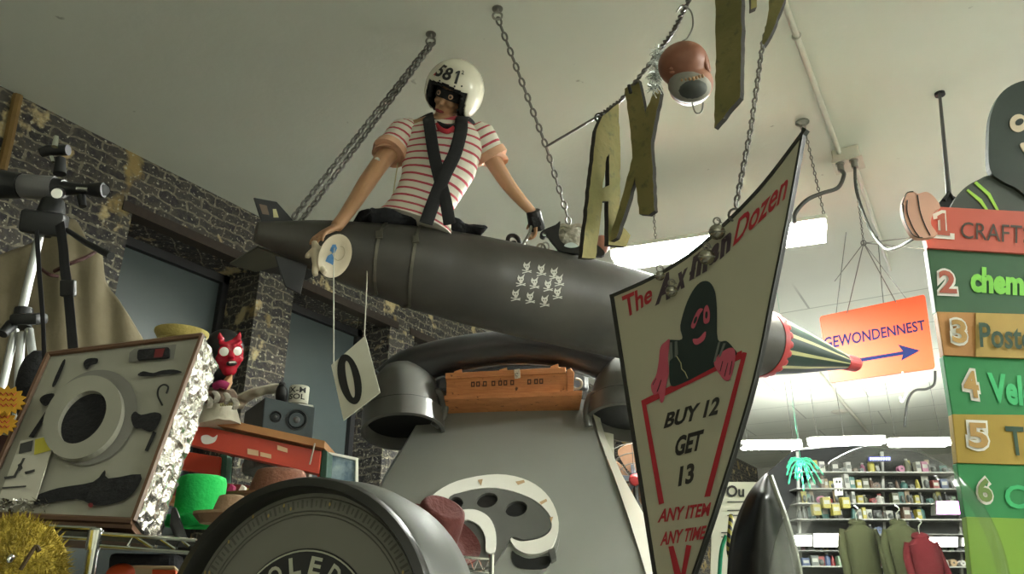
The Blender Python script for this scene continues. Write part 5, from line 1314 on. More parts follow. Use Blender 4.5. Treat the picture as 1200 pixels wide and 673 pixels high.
# starburst price tags
M['star'] = mat('yellow_star_tag', '#b98a1e', .7, 0, .05, 20); M['star_ink'] = mat('red_marker', '#a6401f', .7)
def star(cx, cy, r, d, lab, rot=0):
    pl = Plane((cx-10, cy, d), (cx+10, cy-2, d), (cx, cy+10, d-.02)); pts = []
    for i in range(28): a = 2*PI*i/28+rot; q = r*(1 if i % 2 else .74); pts.append((cx+q*math.cos(a), cy+q*.8*math.sin(a)))
    t = thing('price_tag', lab, 'price tag', pl.at(cx, cy)); bm = new(); add_slab(bm, pl.at, [pts], .002); obj('card', bm, M['star'], t)
    bm = new()
    for i in range(3):
        y = cy-r*.3+i*r*.3; add_sweep(bm, [pl.at(cx-r*.5+j*r*.14, y+(-1)**j*r*.07, .001) for j in range(8)], .0012, 4)
    obj('handwriting', bm, M['star_ink'], t)
star(9, 469, 22, 1.42, 'upper yellow starburst price tag at left edge with red writing'); star(2, 495, 19, 1.40, 'lower yellow starburst price tag at left edge', .1)
bm = new(); q = sm([(-30, 520), (-8, 510), (12, 512), (16, 522), (4, 534), (-30, 540)], 4); add_slab(bm, Plane((0, 520, 1.45), (10, 520, 1.45), (0, 530, 1.45)).at, [q], .05); tag(obj('dark_pouch', bm, M['oxblood_band']), 'dark brown pouch at the left edge below the price tags', 'pouch')
# black bag behind case
bm = new(); add_ball(bm, mat3(CR, CU, CB, P(44, 462, 1.66)), .045, .10, .04, 18, 12); tag(obj('black_bag', bm, M['black_matte'], smooth=True), 'black cloth bag wedged between tripod legs and foam case', 'bag')
# yellow plush
M['plush'] = mat('yellow_plush', '#99862c', 1, 0, .3, 25, 1.0, 90); M['plush_dark'] = mat('brown_plush_mouth', '#3a2c10', .9)
pc = P(20, 668, 1.12); k = mpp(20, 660, 1.12); pl_ = thing('plush_toy', 'shaggy yellow plush toy under the foam case at lower left corner', 'plush toy', pc)
bm = new(); add_ball(bm, mat3(CR, CU, CB, P(14, 676, 1.12)), 54*k, 60*k, .07, 48, 34)
for v in bm.verts:
    d = (v.co-pc).normalized(); v.co += d*(.008*noise.noise(v.co*30)+.005*noise.noise(v.co*90)+.004*noise.noise(v.co*200))
obj('fluffy_body', bm, M['plush'], pl_, smooth=True)
rnd = random.Random(11); bm = new(); bc = P(14, 676, 1.12)
for i in range(4000):
    a = rnd.uniform(0, 2*PI); zz = rnd.uniform(-.3, 1); rr = math.sqrt(max(0, 1-zz*zz)); n_ = (CR*(rr*math.cos(a))+CU*(rr*math.sin(a))+CB*zz)
    p = bc+CR*(54*k*rr*math.cos(a))+CU*(60*k*rr*math.sin(a))+CB*(.07*zz); d = (n_+Vector([rnd.gauss(0, .45) for _ in range(3)])).normalized()*rnd.uniform(.010, .022)
    w = d.orthogonal().normalized()*.0013; a1, b1, c1 = bm.verts.new(p-w), bm.verts.new(p+w), bm.verts.new(p+d); bm.faces.new([a1, b1, c1])
o = obj('pile', bm, M['plush'], pl_, fix=False); o['kind'] = 'stuff'
bm = new(); add_ball(bm, mat3(CR, CU, CB, P(13, 655, 1.045)), 3*k, 5*k, .008, 12, 8); obj('shiny_eye', bm, M['chrome'], pl_, smooth=True)
bm = new(); add_sweep(bm, smv([P(24, 668, 1.045), P(34, 652, 1.045), P(42, 641, 1.05), P(46, 646, 1.05)]), .003, 6); obj('stitched_seam', bm, M['plush_dark'], pl_)
# ================================================================== CHROME WIRE SHELF
ws = thing('wire_shelf', 'chrome wire shelving with round post under the foam case', 'wire shelf', P(110, 760, 1.22)); d_ = 1.22; k = mpp(110, 640, d_)
tubes([P(96, 720, d_), P(113, 622, d_)], [6.5*k, 6.5*k], 'chrome', 'post', ws); 
bm = new(); add_sweep(bm, [P(108.5, 645, d_), P(112.6, 622, d_)], [8.2*k, 8.8*k], 16); add_sweep(bm, [P(112.4, 623, d_), P(113, 619.5, d_)], [7.5*k, 6*k], 16); obj('post_collar', bm, M['chrome'], ws, smooth=True)
bm = new(); e1 = [P(120, 626, d_), P(230, 634, 1.22)], [P(118, 640, d_), P(222, 648, 1.22)]
for a, b in e1: add_sweep(bm, [a, b], .0032, 8)
add_sweep(bm, [P(x, y, d_) for x, y in ((150, 640), (157, 628), (180, 643), (186, 630), (206, 645), (211, 632), (222, 641))], .0026, 6); obj('front_rail', bm, M['chrome'], ws)
bm = new()
for a, b in (((112, 620), (-40, 612)), ((110, 632), (-40, 624))): add_sweep(bm, [P(a[0], a[1], d_), P(b[0], b[1], 1.2)], .0032, 8)
obj('side_rail', bm, M['chrome'], ws)
bm = new(); pts = [P(-40, 618, 1.2), P(120, 624, d_), P(235, 634, d_), P(205, 628, 1.9), P(-40, 620, 1.9)]
v_ = [bm.verts.new(p) for p in pts]; w_ = [bm.verts.new(p-UP*.012) for p in pts]; bm.faces.new(v_); bm.faces.new(w_[::-1])
for i in range(5): bm.faces.new([v_[i], w_[i], w_[(i+1) % 5], v_[(i+1) % 5]])
obj('shelf_deck', bm, M['black'], ws)
M['orange_box'] = mat('orange_box', '#c2491c', .6, 0, .1, 20); M['beige'] = mat('beige_card', '#b8a47e', .7)
bx = thing('small_box', 'small orange box with beige lid below the wire shelf rail', 'box', P(185, 690, 1.35))
pl = Plane((178, 666, 1.35), (204, 668, 1.35), (178, 690, 1.34)); bm = new(); add_slab(bm, pl.at, [[(178, 667), (206, 668), (206, 720), (176, 720)]], .08); obj('box_body', bm, M['orange_box'], bx, bev=.002)
bm = new(); add_slab(bm, pl.at, [[(150, 663), (206, 664), (206, 667), (150, 667)]], .09, .004); obj('lid', bm, M['beige'], bx, bev=.002)
bm = new(); add_ball(bm, mat3(CR, CU, CB, P(141, 673, 1.3)), .022, .016, .02); tag(obj('orange_fruit', bm, M['orange_box'], smooth=True), 'round orange ball partly hidden below the wire shelf', 'ball')
bm = new(); add_slab(bm, Plane((150, 680, 1.5), (210, 680, 1.5), (150, 640, 1.5)).at, [[(126, 648), (205, 650), (205, 720), (120, 720)]], .05); tag(obj('dark_backpack', bm, M['black_matte'], bev=.01), 'black cloth goods hanging behind the wire shelf rail', 'bag')
bm = new(); add_slab(bm, Plane((205, 620, 1.42), (215, 620, 1.42), (205, 600, 1.44)).at, [[(200, 594), (206, 593), (217, 624), (220, 631), (206, 631), (198, 615)]], .02); tag(obj('black_clip', bm, M['black'], bev=.004), 'glossy black plastic clip leaning at the foot of the green top hat', 'clip')
# ================================================================== RED PALLET RACK
M['rack_red'] = mat('orange_red_rack_paint', '#bb3a1f', .4, 0, .08, 10); M['rack_green'] = mat('dark_green_rack_paint', '#1e4a3a', .4, 0, .1, 10); M['ply'] = mat('raw_board', '#a9784a', .7, 0, .15, 20); M['sticker'] = mat('cream_sticker', '#d3b08a', .6)
rk = thing('pallet_rack', 'orange red pallet rack with green post and raw board deck under the speaker', 'rack', P(300, 720, 2.5))
bp_ = Plane((228, 500, 2.45), (378, 530, 2.55), (225, 520, 2.45))
bm = new(); add_slab(bm, bp_.at, [[(226, 497), (377, 529), (374, 556), (222, 521)]], .05); o = obj('front_beam', bm, M['rack_red'], rk, bev=.004)
bm = new()
for q in ([(290, 526), (303, 528.5), (303, 535), (290, 532.5)], [(305, 530), (318, 533), (318, 538), (305, 535)], [(325, 522), (337, 526), (337, 531), (325, 527.5)]): add_slab(bm, bp_.at, [q], .001, .003)
obj('sticker', bm, M['sticker'], o)
bm = new(); q = sm([(236, 512), (243, 510), (250, 513), (255, 510), (252, 518), (243, 521), (237, 519)], 3); add_slab(bm, bp_.at, [q], .001, .003); obj('torn_sticker', bm, M['white'], o)
bm = new(); a = [bp_.at(233, 491, .03), bp_.at(380, 523, .03)]; dv = CF*.7+CR*-.05
pts = [a[0], a[1], a[1]+dv, a[0]+dv]; add_hull8(bm, [p+UP*.012 for p in pts]+[p-UP*.012 for p in pts]); obj('deck_board', bm, M['ply'], rk)
rb = Plane((215, 533, 3.0), (259, 540, 3.0), (215, 548, 3.0)); bm = new(); add_slab(bm, rb.at, [[(150, 518), (259, 536), (257, 558), (150, 540)]], .05); obj('rear_beam', bm, M['rack_red'], rk, bev=.004)
bm = new(); add_slab(bm, rb.at, [[(258, 532), (265, 533), (262, 600), (255, 600)]], .06, -.01); obj('rear_post', bm, M['rack_green'], rk, bev=.003)
up_ = Plane((377, 530, 2.56), (384, 531, 2.56), (372, 590, 2.56)); bm = new(); add_slab(bm, up_.at, [[(377, 527), (384, 529), (378, 640), (368, 640)]], .08); obj('post', bm, M['rack_green'], rk, bev=.003)
bm = new(); add_slab(bm, up_.at, [[(372, 548), (377, 550), (371, 640), (365, 640)]], .05, -.006); obj('post_flange', bm, M['rack_red'], rk)
bm = new(); add_sweep(bm, [bp_.at(369, 522, .035), bp_.at(363, 545, .01)], .003, 5); tag(obj('price_string', bm, M['string']), 'loose white string hanging over the front of the orange red rack beam', 'string')
# speaker
M['spk'] = mat('blue_grey_speaker_front', '#3d474c', .5, 0, .06, 10); M['cone'] = mat('speaker_cone', '#23282b', .45); M['dome'] = mat('speaker_dust_cap', '#5c5f60', .3)
spp = Plane((311, 466, 2.50), (369, 478, 2.56), (307, 506, 2.50)); sk_ = thing('loudspeaker', 'grey bookshelf loudspeaker lying on the rack board', 'speaker', spp.at(338, 515))
fr = [(310, 466), (369.5, 478), (366, 519), (306.5, 506)]; bkv = P(279, 475, 2.80)-P(310, 466, 2.5); bkv = CF*.22+CR*-.14
bm = new(); q = [spp.at(x, y) for x, y in fr]; add_hull8(bm, [p-spp.n*.002 for p in q]+[p+bkv for p in q], .004); obj('cabinet', bm, M['black'], sk_)
bm = new(); add_slab(bm, spp.at, [fr], .012, .006); ff = obj('front_baffle', bm, M['spk'], sk_, bev=.003)
for cx, cy, r_, nm in ((347.5, 492.5, 11.5, 'woofer'), (323, 489, 6.2, 'tweeter')):
    k = mpp(340, 490, 2.5); F = look(spp.at(cx, cy, .006), spp.n); rr = r_*k
    bm = new(); add_lathe(bm, [(rr*1.12, 0), (rr*1.1, .004), (rr*.95, .005), (rr*.88, .001), (rr*.82, .004), (rr*.74, 0), (rr*.3, -.004 if nm == 'woofer' else .002), (0, -.004)], F, 32, cap=False); wf = obj(nm, bm, M['cone'], sk_, smooth=True)
    bm = new(); add_ball(bm, F @ Matrix.Translation((0, 0, -.002)), rr*.34, rr*.34, rr*.3); obj('dust_cap', bm, M['dome'], wf, smooth=True)
bm = new(); add_slab(bm, spp.at, [[(316, 505), (326, 507), (326, 508.2), (316, 506.2)]], .001, .008); obj('nameplate', bm, M['white'], sk_)
# things on top of and behind the speaker
M['cloth_w'] = mat('off_white_cloth', '#cfc9b6', .9, 0, .12, 20, .3, 40)
bm = new(); q = smv([P(276, 477, 2.68), P(284, 468, 2.66), P(297, 461, 2.64), P(312, 457, 2.64), P(328, 455, 2.66)]); add_sweep(bm, q, [(.010+.003*math.sin(i), .03) for i in range(len(q))], 10, up=UP); tag(obj('cloth_strip', bm, M['cloth_w'], smooth=True), 'off-white cloth strip lying across the top of the loudspeaker', 'cloth')
cn = P(349, 474, 2.66); k = mpp(349, 465, 2.66); can = thing('labelled_can', 'white can with black lettering on top of the loudspeaker', 'can', cn); F = mat3(CR, CF, UP, cn)
bm = new(); add_lathe(bm, [(11.5*k, 0), (11.5*k, 20*k), (10.5*k, 21*k), (10.5*k, 20*k), (0, 20*k)], F, 28); body_ = obj('can_body', bm, M['card'], can, smooth=True)
bm = new()
for s_, z0, w0 in (('IX-M', 11.5, 1.9), ('ISOL', 3.5, 1.8)):
    add_text(bm, s_, lambda u, v: F @ Vector(((11.5*k+.001)*math.sin((u-.5)*w0), -(11.5*k+.001)*math.cos((u-.5)*w0), (z0+v*6.5)*k)), .02)
obj('lettering', bm, M['numeral'], body_, fix=False)
bm = new(); add_slab(bm, Plane((352, 475, 2.55), (368, 478, 2.57), (352, 478, 2.55)).at, [[(350, 473), (367, 475), (368, 479), (350, 478)]], .06); tag(obj('folded_paper', bm, M['white']), 'folded white paper on the loudspeaker beside the can', 'paper')
bm = new(); add_ball(bm, mat3(CR, CU, CB, P(330, 463, 2.62)), .022, .04, .02); add_sweep(bm, [P(330, 456, 2.62), P(331, 449, 2.62)], .012, 8); tag(obj('dark_bottle', bm, M['black'], smooth=True), 'small dark bottle between cloth strip and labelled can', 'bottle')
# devil mask
dm = P(268, 445, 2.40); k = mpp(268, 415, 2.4); dv_ = thing('devil_mask', 'shiny red devil mask head with black hood peering over the foil case', 'mask', dm)
M['devil'] = mat('glossy_red_rubber', '#a8152a', .2, 0, .1, 12); DF = mat3((CR*.85-CB*.45).normalized(), (CU*.95+CR*.0).normalized(), (CB*.85+CR*.5).normalized(), P(266, 413, 2.4))
bm = new(); add_ball(bm, DF @ Matrix.Translation((-2*k, 3*k, -8*k)), 22*k, 24*k, 24*k, 26, 18); add_ball(bm, DF @ Matrix.Translation((-4*k, -24*k, -10*k)), 15*k, 16*k, 15*k, 18, 12); obj('hood', bm, M['black'], dv_, smooth=True)
bm = new(); add_ball(bm, DF @ Matrix.Translation((1*k, -2*k, 2*k)), 17*k, 21*k, 18*k, 26, 18); add_ball(bm, DF @ Matrix.Translation((1*k, -20*k, 8*k)), 9*k, 8*k, 9*k); add_sweep(bm, [DF @ Vector((1*k, 4*k, 18*k)), DF @ Vector((1*k, -4*k, 24*k)), DF @ Vector((1*k, -6*k, 20*k))], [2.5*k, 4*k, 3*k], 10)
for s in (-1, 1): add_sweep(bm, [DF @ Vector((k+s*9*k, 16*k, 10*k)), DF @ Vector((k+s*11*k, 21*k, 12*k)), DF @ Vector((k+s*11*k, 25*k, 13*k))], [4*k, 2.8*k, .6*k], 10); add_ball(bm, DF @ Matrix.Translation((k+s*10*k, -7*k, 12*k)), 6*k, 5*k, 5*k, 12, 8); add_sweep(bm, [DF @ Vector((k+s*2*k, 8*k, 20*k)), DF @ Vector((k+s*13*k, 13*k, 14*k))], [3*k, 2*k], 8)
obj('red_face', bm, M['devil'], dv_, rem=.005, smooth=True)
for s in (-1, 1):
    bm = new(); add_lathe(bm, [(5.6*k, -3*k), (5.6*k, 1*k), (4.6*k, 1.6*k), (0, 1.8*k)], look(DF @ Vector((k+s*7.2*k, 2.5*k, 18.5*k)), DF.to_3x3() @ Vector((s*.25, 0, 1))), 24, cap=False); e = obj('round_eye', bm, M['white'], dv_, smooth=True)
    bm = new(); add_torus(bm, look(DF @ Vector((k+s*7.2*k, 2.5*k, 19.2*k)), DF.to_3x3() @ Vector((s*.25, 0, 1))), 5.8*k, 1*k, 24, 6); obj('eye_rim', bm, M['devil'], e, smooth=True)
bm = new(); add_ball(bm, DF @ Matrix.Translation((2*k, -11.5*k, 18*k)), 6*k, 3.4*k, 3*k); mo = obj('mouth', bm, M['black'], dv_, smooth=True)
bm = new(); add_box(bm, DF @ Matrix.Translation((2*k, -10*k, 20.4*k)), 7*k, 1.8*k, 1.5*k, .001); obj('teeth', bm, M['white'], mo)
# bust under it
bs = P(256, 497, 2.44); bu = thing('monster_bust', 'ragged bust with bared teeth and white wrap beside the loudspeaker', 'bust', bs)
M['mag'] = mat('magenta_cloth', '#9a2458', .7); M['bust'] = mat('brown_grey_bust', '#6d5a4c', .7, 0, .4, 40, .6, 50); M['fleshy'] = mat('tan_flesh', '#c09468', .6)
bm = new(); q = [P(256, 498, 2.44), P(257, 485, 2.44), P(260, 474, 2.44), P(262, 468, 2.44)]; add_sweep(bm, q, [24*k, 20*k, 18*k, 12*k], 22)
for v in bm.verts: v.co += Vector(noise.noise_vector(v.co*30))*.008
obj('white_wrap', bm, M['cloth_w'], bu, smooth=True)
bm = new(); add_ball(bm, mat3(CR, CU, CB, P(258, 466, 2.42)), 19*k, 12*k, 17*k, 24, 18)
for v in bm.verts: v.co += Vector(noise.noise_vector(v.co*40))*.016
obj('ragged_head', bm, M['bust'], bu, smooth=True)
bm = new()
for i in range(9): add_ball(bm, mat3(CR, CU, CB, P(259+i*2.6, 473.5+.25*abs(i-4), 2.36)), 1.5*k, 2.2*k, 1.4*k, 8, 6)
obj('teeth', bm, M['cream'], bu, smooth=True)
for i, (x, y) in enumerate(((244, 466), (252, 460), (265, 462), (274, 468))):
    bm = new(); q = smv([P(x, y, 2.36), P(x+3, y+5, 2.35), P(x+1, y+11, 2.36)], 4); add_sweep(bm, q, [(.006, .012)]*len(q), 8); obj('hair_lock', bm, M['fur'], bu, smooth=True)
bm = new(); q = smv([P(252, 453, 2.37), P(259, 450, 2.36), P(267, 453, 2.37)], 4); add_sweep(bm, q, [(.013, .012)]*len(q), 10, up=UP); obj('magenta_scarf', bm, M['mag'], bu, smooth=True)
bm = new(); add_slab(bm, Plane((262, 450, 2.37), (274, 450, 2.40), (268, 440, 2.38)).at, [[(263, 450), (273, 438), (273, 450), (268, 459), (265, 457)]], .03); obj('neck_skin', bm, M['fleshy'], bu, bev=.004)
# straw hat top seen above case
hat('straw coloured hat peeking over the top edge of the foam case', P(212, 398, 1.53), 19*mpp(212, 400, 1.53), 13*mpp(212, 400, 1.53), '#8a7c42', .02, None, 'straw_hat', .7, 0, None)
# picture frame
pf = Plane((382, 530, 2.62), (419, 538, 2.68), (380, 575, 2.62)); pt = thing('framed_picture', 'small white framed picture of blue ice beside the green rack post', 'picture', pf.at(400, 575))
bm = new(); add_slab(bm, pf.at, [[(382, 529), (420, 537), (420, 600), (378, 600)], [(384, 532), (417, 539.5), (416, 597), (381, 597)]], .02); obj('frame', bm, M['white'], pt)
t = NT('blue_picture', .25); t.col(t.mix(t.ramp(t.noise(16, 6), .4, .7), '#4c6272', '#a9bcc0')); M['pic'] = t.m
bm = new(); add_slab(bm, pf.at, [[(383, 531), (418, 539), (418, 598), (380, 598)]], .006, -.008); obj('print', bm, M['pic'], pt)
# things under the board
M['bagsilver'] = mat('clear_plastic_bag', '#6b6d6b', .25, .3, .4, 30, 1.0, 30)
bm = new(); add_ball(bm, mat3(CR, CU, CB, P(305, 545, 2.75)), 20*k, 18*k, .05, 24, 16)
for v in bm.verts: v.co += Vector(noise.noise_vector(v.co*25))*.02
tag(obj('crinkled_bag', bm, M['bagsilver'], smooth=True), 'grey crinkled plastic bag under the rack board', 'bag')
bm = new(); add_slab(bm, Plane((325, 540, 2.75), (352, 545, 2.75), (325, 560, 2.75)).at, [[(325, 538), (350, 544), (348, 575), (322, 570)]], .04); tag(obj('white_carton', bm, M['paper'], bev=.003), 'white carton under the rack board above the brown leather hat', 'carton')
bm = new(); add_slab(bm, Plane((350, 545, 2.7), (362, 547, 2.7), (350, 560, 2.7)).at, [[(349, 546), (363, 549), (361, 575), (348, 572)]], .04); tag(obj('white_carton', bm, M['white'], bev=.003), 'narrow white carton next to the rack post', 'carton')
bm = new(); add_slab(bm, Plane((265, 565, 2.3), (300, 570, 2.3), (265, 575, 2.3)).at, [[(200, 560), (322, 572), (322, 588), (200, 584)]], .2); tag(obj('red_carton', bm, M['dull_red'], bev=.004), 'dark red carton behind the green top hat and tan hat', 'carton')
zd = P(288, 586, 2.15).z; bm = new(); c0_ = P(190, 586, 2.05); c1_ = P(335, 590, 2.05)
q = [Vector((p.x, p.y, zd)) for p in (c0_, c1_, c1_+CF*.6, c0_+CF*.6)]; add_hull8(bm, q+[p-UP*.02 for p in q]); obj('lower_deck', bm, M['ply'], rk)
for i, (x, y, m, lab) in enumerate(((268, 574, 'mag', 'tiny magenta packet beside the green top hat'), (281, 575, 'white', 'tiny white leaning packet between the hats'), (288, 579, 'yellow_tag', 'tiny yellow green packet by the brown hat'))):
    bm = new(); add_slab(bm, Plane((x-5, y, 2.15), (x+5, y, 2.15), (x, y+8, 2.15)).at, [[(x-5, y+6), (x+2, y-7), (x+6, y-4), (x+5, y+8)]], .02); tag(obj('packet', bm, M[m], bev=.002), lab, 'packet')
# ================================================================== RIGHT SIDE: FAR SHELVES
M['pegboard'] = mat('dark_pegboard', '#121413', .8, 0, .2, 6); M['shelf_m'] = mat('pale_shelf_edge', '#5d5e5a', .4)
M['lit_white'] = mat('lit_white_panel', (1, .97, .97), .4, emit=5); M['lit_pink'] = mat('lit_pink_sign', srgb('#d057d8'), .4, emit=3.5); M['lit_blue'] = mat('lit_blue_letters', srgb('#5a62ff'), .4, emit=3)
su = thing('shop_shelving', 'dark pegboard shelving unit full of small goods at the back right', 'shelving', P(1050, 800, 8.2))
sh8 = Plane((900, 600, 8.1), (1200, 600, 8.1), (1000, 640, 8.1))
bm = new(); add_slab(bm, sh8.at, [sm([(893, 560), (930, 528), (1000, 522), (1075, 530), (1140, 560), (1215, 600), (1230, 900), (880, 900)], 1)], .06); obj('back_panel', bm, M['pegboard'], su)
for y in (556, 575, 592, 610, 627, 646, 664):
    bm = new(); add_slab(bm, sh8.at, [[(925, y), (1200, y+1), (1200, y+2.4), (925, y+1.4)]], .22, .22); obj('shelf_board', bm, M['shelf_m'] if y in (627, 646) else M['ph_body'], su)
for x in (932, 1031, 1120):
    bm = new(); add_slab(bm, sh8.at, [[(x, 530), (x+3, 530), (x+8, 700), (x+5, 700)]], .03, .03); obj('upright', bm, M['ph_body'], su)
rnd = random.Random(21)
pal = [('white', '#c9c9c0'), ('grey', '#6d726f'), ('black', '#17191a'), ('olive', '#5b5f3c'), ('yellow', '#c0b437'), ('red', '#a02a2c'), ('teal', '#3d8079'), ('brown', '#6a4b34'), ('blue', '#38507f'), ('pale green', '#8fae8a'), ('tan', '#a98d66'), ('pink', '#c56a94')]
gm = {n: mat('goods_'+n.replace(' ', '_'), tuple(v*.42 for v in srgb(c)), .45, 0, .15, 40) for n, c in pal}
wts = [7, 6, 8, 4, 6, 6, 4, 4, 4, 3, 4, 3]
rown = ['top', 'second', 'third', 'fourth', 'fifth', 'sixth', 'lowest']
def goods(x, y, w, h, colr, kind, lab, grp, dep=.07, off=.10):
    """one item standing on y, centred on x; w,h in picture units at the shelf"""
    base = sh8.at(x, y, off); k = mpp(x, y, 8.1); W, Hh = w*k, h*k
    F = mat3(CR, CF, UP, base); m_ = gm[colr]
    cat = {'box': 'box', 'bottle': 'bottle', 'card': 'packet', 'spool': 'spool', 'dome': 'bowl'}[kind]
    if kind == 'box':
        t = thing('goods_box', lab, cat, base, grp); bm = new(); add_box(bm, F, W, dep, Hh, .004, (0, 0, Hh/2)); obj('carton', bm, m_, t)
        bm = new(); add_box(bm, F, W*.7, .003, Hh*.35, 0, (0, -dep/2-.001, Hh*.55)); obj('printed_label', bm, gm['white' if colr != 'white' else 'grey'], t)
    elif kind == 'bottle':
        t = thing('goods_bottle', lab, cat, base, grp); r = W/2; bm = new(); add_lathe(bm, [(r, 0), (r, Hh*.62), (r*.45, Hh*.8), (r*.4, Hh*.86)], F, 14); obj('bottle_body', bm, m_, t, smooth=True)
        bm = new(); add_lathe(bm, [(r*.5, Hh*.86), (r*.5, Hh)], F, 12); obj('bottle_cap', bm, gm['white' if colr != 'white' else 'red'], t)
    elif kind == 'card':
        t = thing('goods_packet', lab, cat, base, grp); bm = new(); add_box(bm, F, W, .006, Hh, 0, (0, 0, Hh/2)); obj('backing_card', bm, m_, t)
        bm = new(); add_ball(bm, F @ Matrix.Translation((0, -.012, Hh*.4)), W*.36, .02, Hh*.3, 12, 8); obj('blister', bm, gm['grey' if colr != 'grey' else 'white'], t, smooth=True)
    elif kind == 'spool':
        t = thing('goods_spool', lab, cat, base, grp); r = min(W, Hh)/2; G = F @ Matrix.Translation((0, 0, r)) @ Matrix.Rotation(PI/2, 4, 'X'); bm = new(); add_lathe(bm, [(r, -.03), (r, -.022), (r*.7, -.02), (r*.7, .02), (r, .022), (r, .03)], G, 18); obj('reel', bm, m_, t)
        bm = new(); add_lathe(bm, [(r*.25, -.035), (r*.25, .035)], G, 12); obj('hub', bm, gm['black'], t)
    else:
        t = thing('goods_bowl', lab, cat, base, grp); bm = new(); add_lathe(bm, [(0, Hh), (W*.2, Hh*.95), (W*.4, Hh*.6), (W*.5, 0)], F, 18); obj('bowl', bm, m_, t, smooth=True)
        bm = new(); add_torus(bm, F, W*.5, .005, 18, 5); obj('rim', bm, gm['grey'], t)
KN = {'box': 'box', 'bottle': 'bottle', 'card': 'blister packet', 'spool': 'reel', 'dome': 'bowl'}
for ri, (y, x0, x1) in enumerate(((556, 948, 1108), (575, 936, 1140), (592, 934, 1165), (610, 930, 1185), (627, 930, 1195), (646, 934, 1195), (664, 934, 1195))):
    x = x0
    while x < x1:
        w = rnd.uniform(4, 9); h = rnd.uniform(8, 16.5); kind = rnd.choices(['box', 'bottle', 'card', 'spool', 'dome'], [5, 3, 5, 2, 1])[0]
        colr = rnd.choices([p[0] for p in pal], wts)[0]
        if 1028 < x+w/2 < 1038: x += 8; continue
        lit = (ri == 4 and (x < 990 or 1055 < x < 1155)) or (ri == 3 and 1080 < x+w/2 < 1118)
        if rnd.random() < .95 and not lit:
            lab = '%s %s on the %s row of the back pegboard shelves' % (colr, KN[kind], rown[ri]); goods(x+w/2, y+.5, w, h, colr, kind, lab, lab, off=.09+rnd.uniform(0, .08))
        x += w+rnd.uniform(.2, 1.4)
def litbox(x0, y0, x1, y1, m, lab, nm):
    t = thing(nm, lab, 'lit display', sh8.at((x0+x1)/2, y1, .2)); bm = new(); add_slab(bm, sh8.at, [[(x0, y0), (x1, y0), (x1, y1), (x0, y1)]], .1, .235); obj('housing', bm, M['ph_body'], t)
    bm = new(); add_slab(bm, sh8.at, [[(x0+1, y0+1), (x1-1, y0+1), (x1-1, y1-1), (x0+1, y1-1)]], .004, .24); obj('lit_panel', bm, M[m], t); return t
litbox(916, 629, 942, 642, 'lit_white', 'left part of glowing white showcase under the yellow price cards', 'lit_showcase'); litbox(943, 627, 986, 643, 'lit_white', 'wide glowing white showcase beside the olive jacket', 'lit_showcase')
litbox(1083, 590, 1112, 606, 'lit_pink', 'glowing pink sign in the middle of the back shelves', 'lit_sign'); litbox(1060, 631, 1108, 643, 'lit_white', 'glowing white showcase right of the dark red jacket', 'lit_showcase'); litbox(1112, 632, 1152, 642, 'lit_white', 'glowing white showcase at far end near green list board', 'lit_showcase')
for i in range(4):
    x = 946+i*11; goods(x, 605-(i % 2)*8+2, 9, 12, 'yellow', 'box', ('first', 'second', 'third', 'fourth')[i]+' yellow box from left in the row above the white showcase', 'yellow boxes above the showcase', off=.26)
op = thing('outlet_plate', 'white socket plate with four dark holes on the back pegboard', 'socket plate', sh8.at(973, 584, .1)); bm = new(); add_slab(bm, sh8.at, [[(968, 564), (977, 563), (979, 583), (970, 584)]], .02, .2); pl_o = obj('plate_body', bm, M['white'], op)
bm = new()
for x, y in ((971.5, 568), (974.8, 568), (973, 577), (976.2, 577)): add_slab(bm, sh8.at, [ell(x, y, 1.3, 1.8, 0, 10)], .002, .203)
obj('socket_hole', bm, M['black'], op)
bs_ = thing('blue_neon', 'small row of glowing blue letters at the top of the shelving', 'neon sign', sh8.at(1020, 545, .1))
bm = new()
for i in range(8): x = 1008+i*3; add_slab(bm, sh8.at, [[(x, 540.5), (x+1.8, 540.5), (x+1.8, 543.5), (x, 543.5)], [(x+.6, 541.2), (x+1.2, 541.2), (x+1.2, 542.8), (x+.6, 542.8)]], .01, .24)
obj('letters', bm, M['lit_blue'], bs_)
bm = new(); add_slab(bm, sh8.at, [[(1006, 539), (1033, 539), (1033, 545), (1006, 545)]], .02, .22); obj('backing', bm, M['black'], bs_)
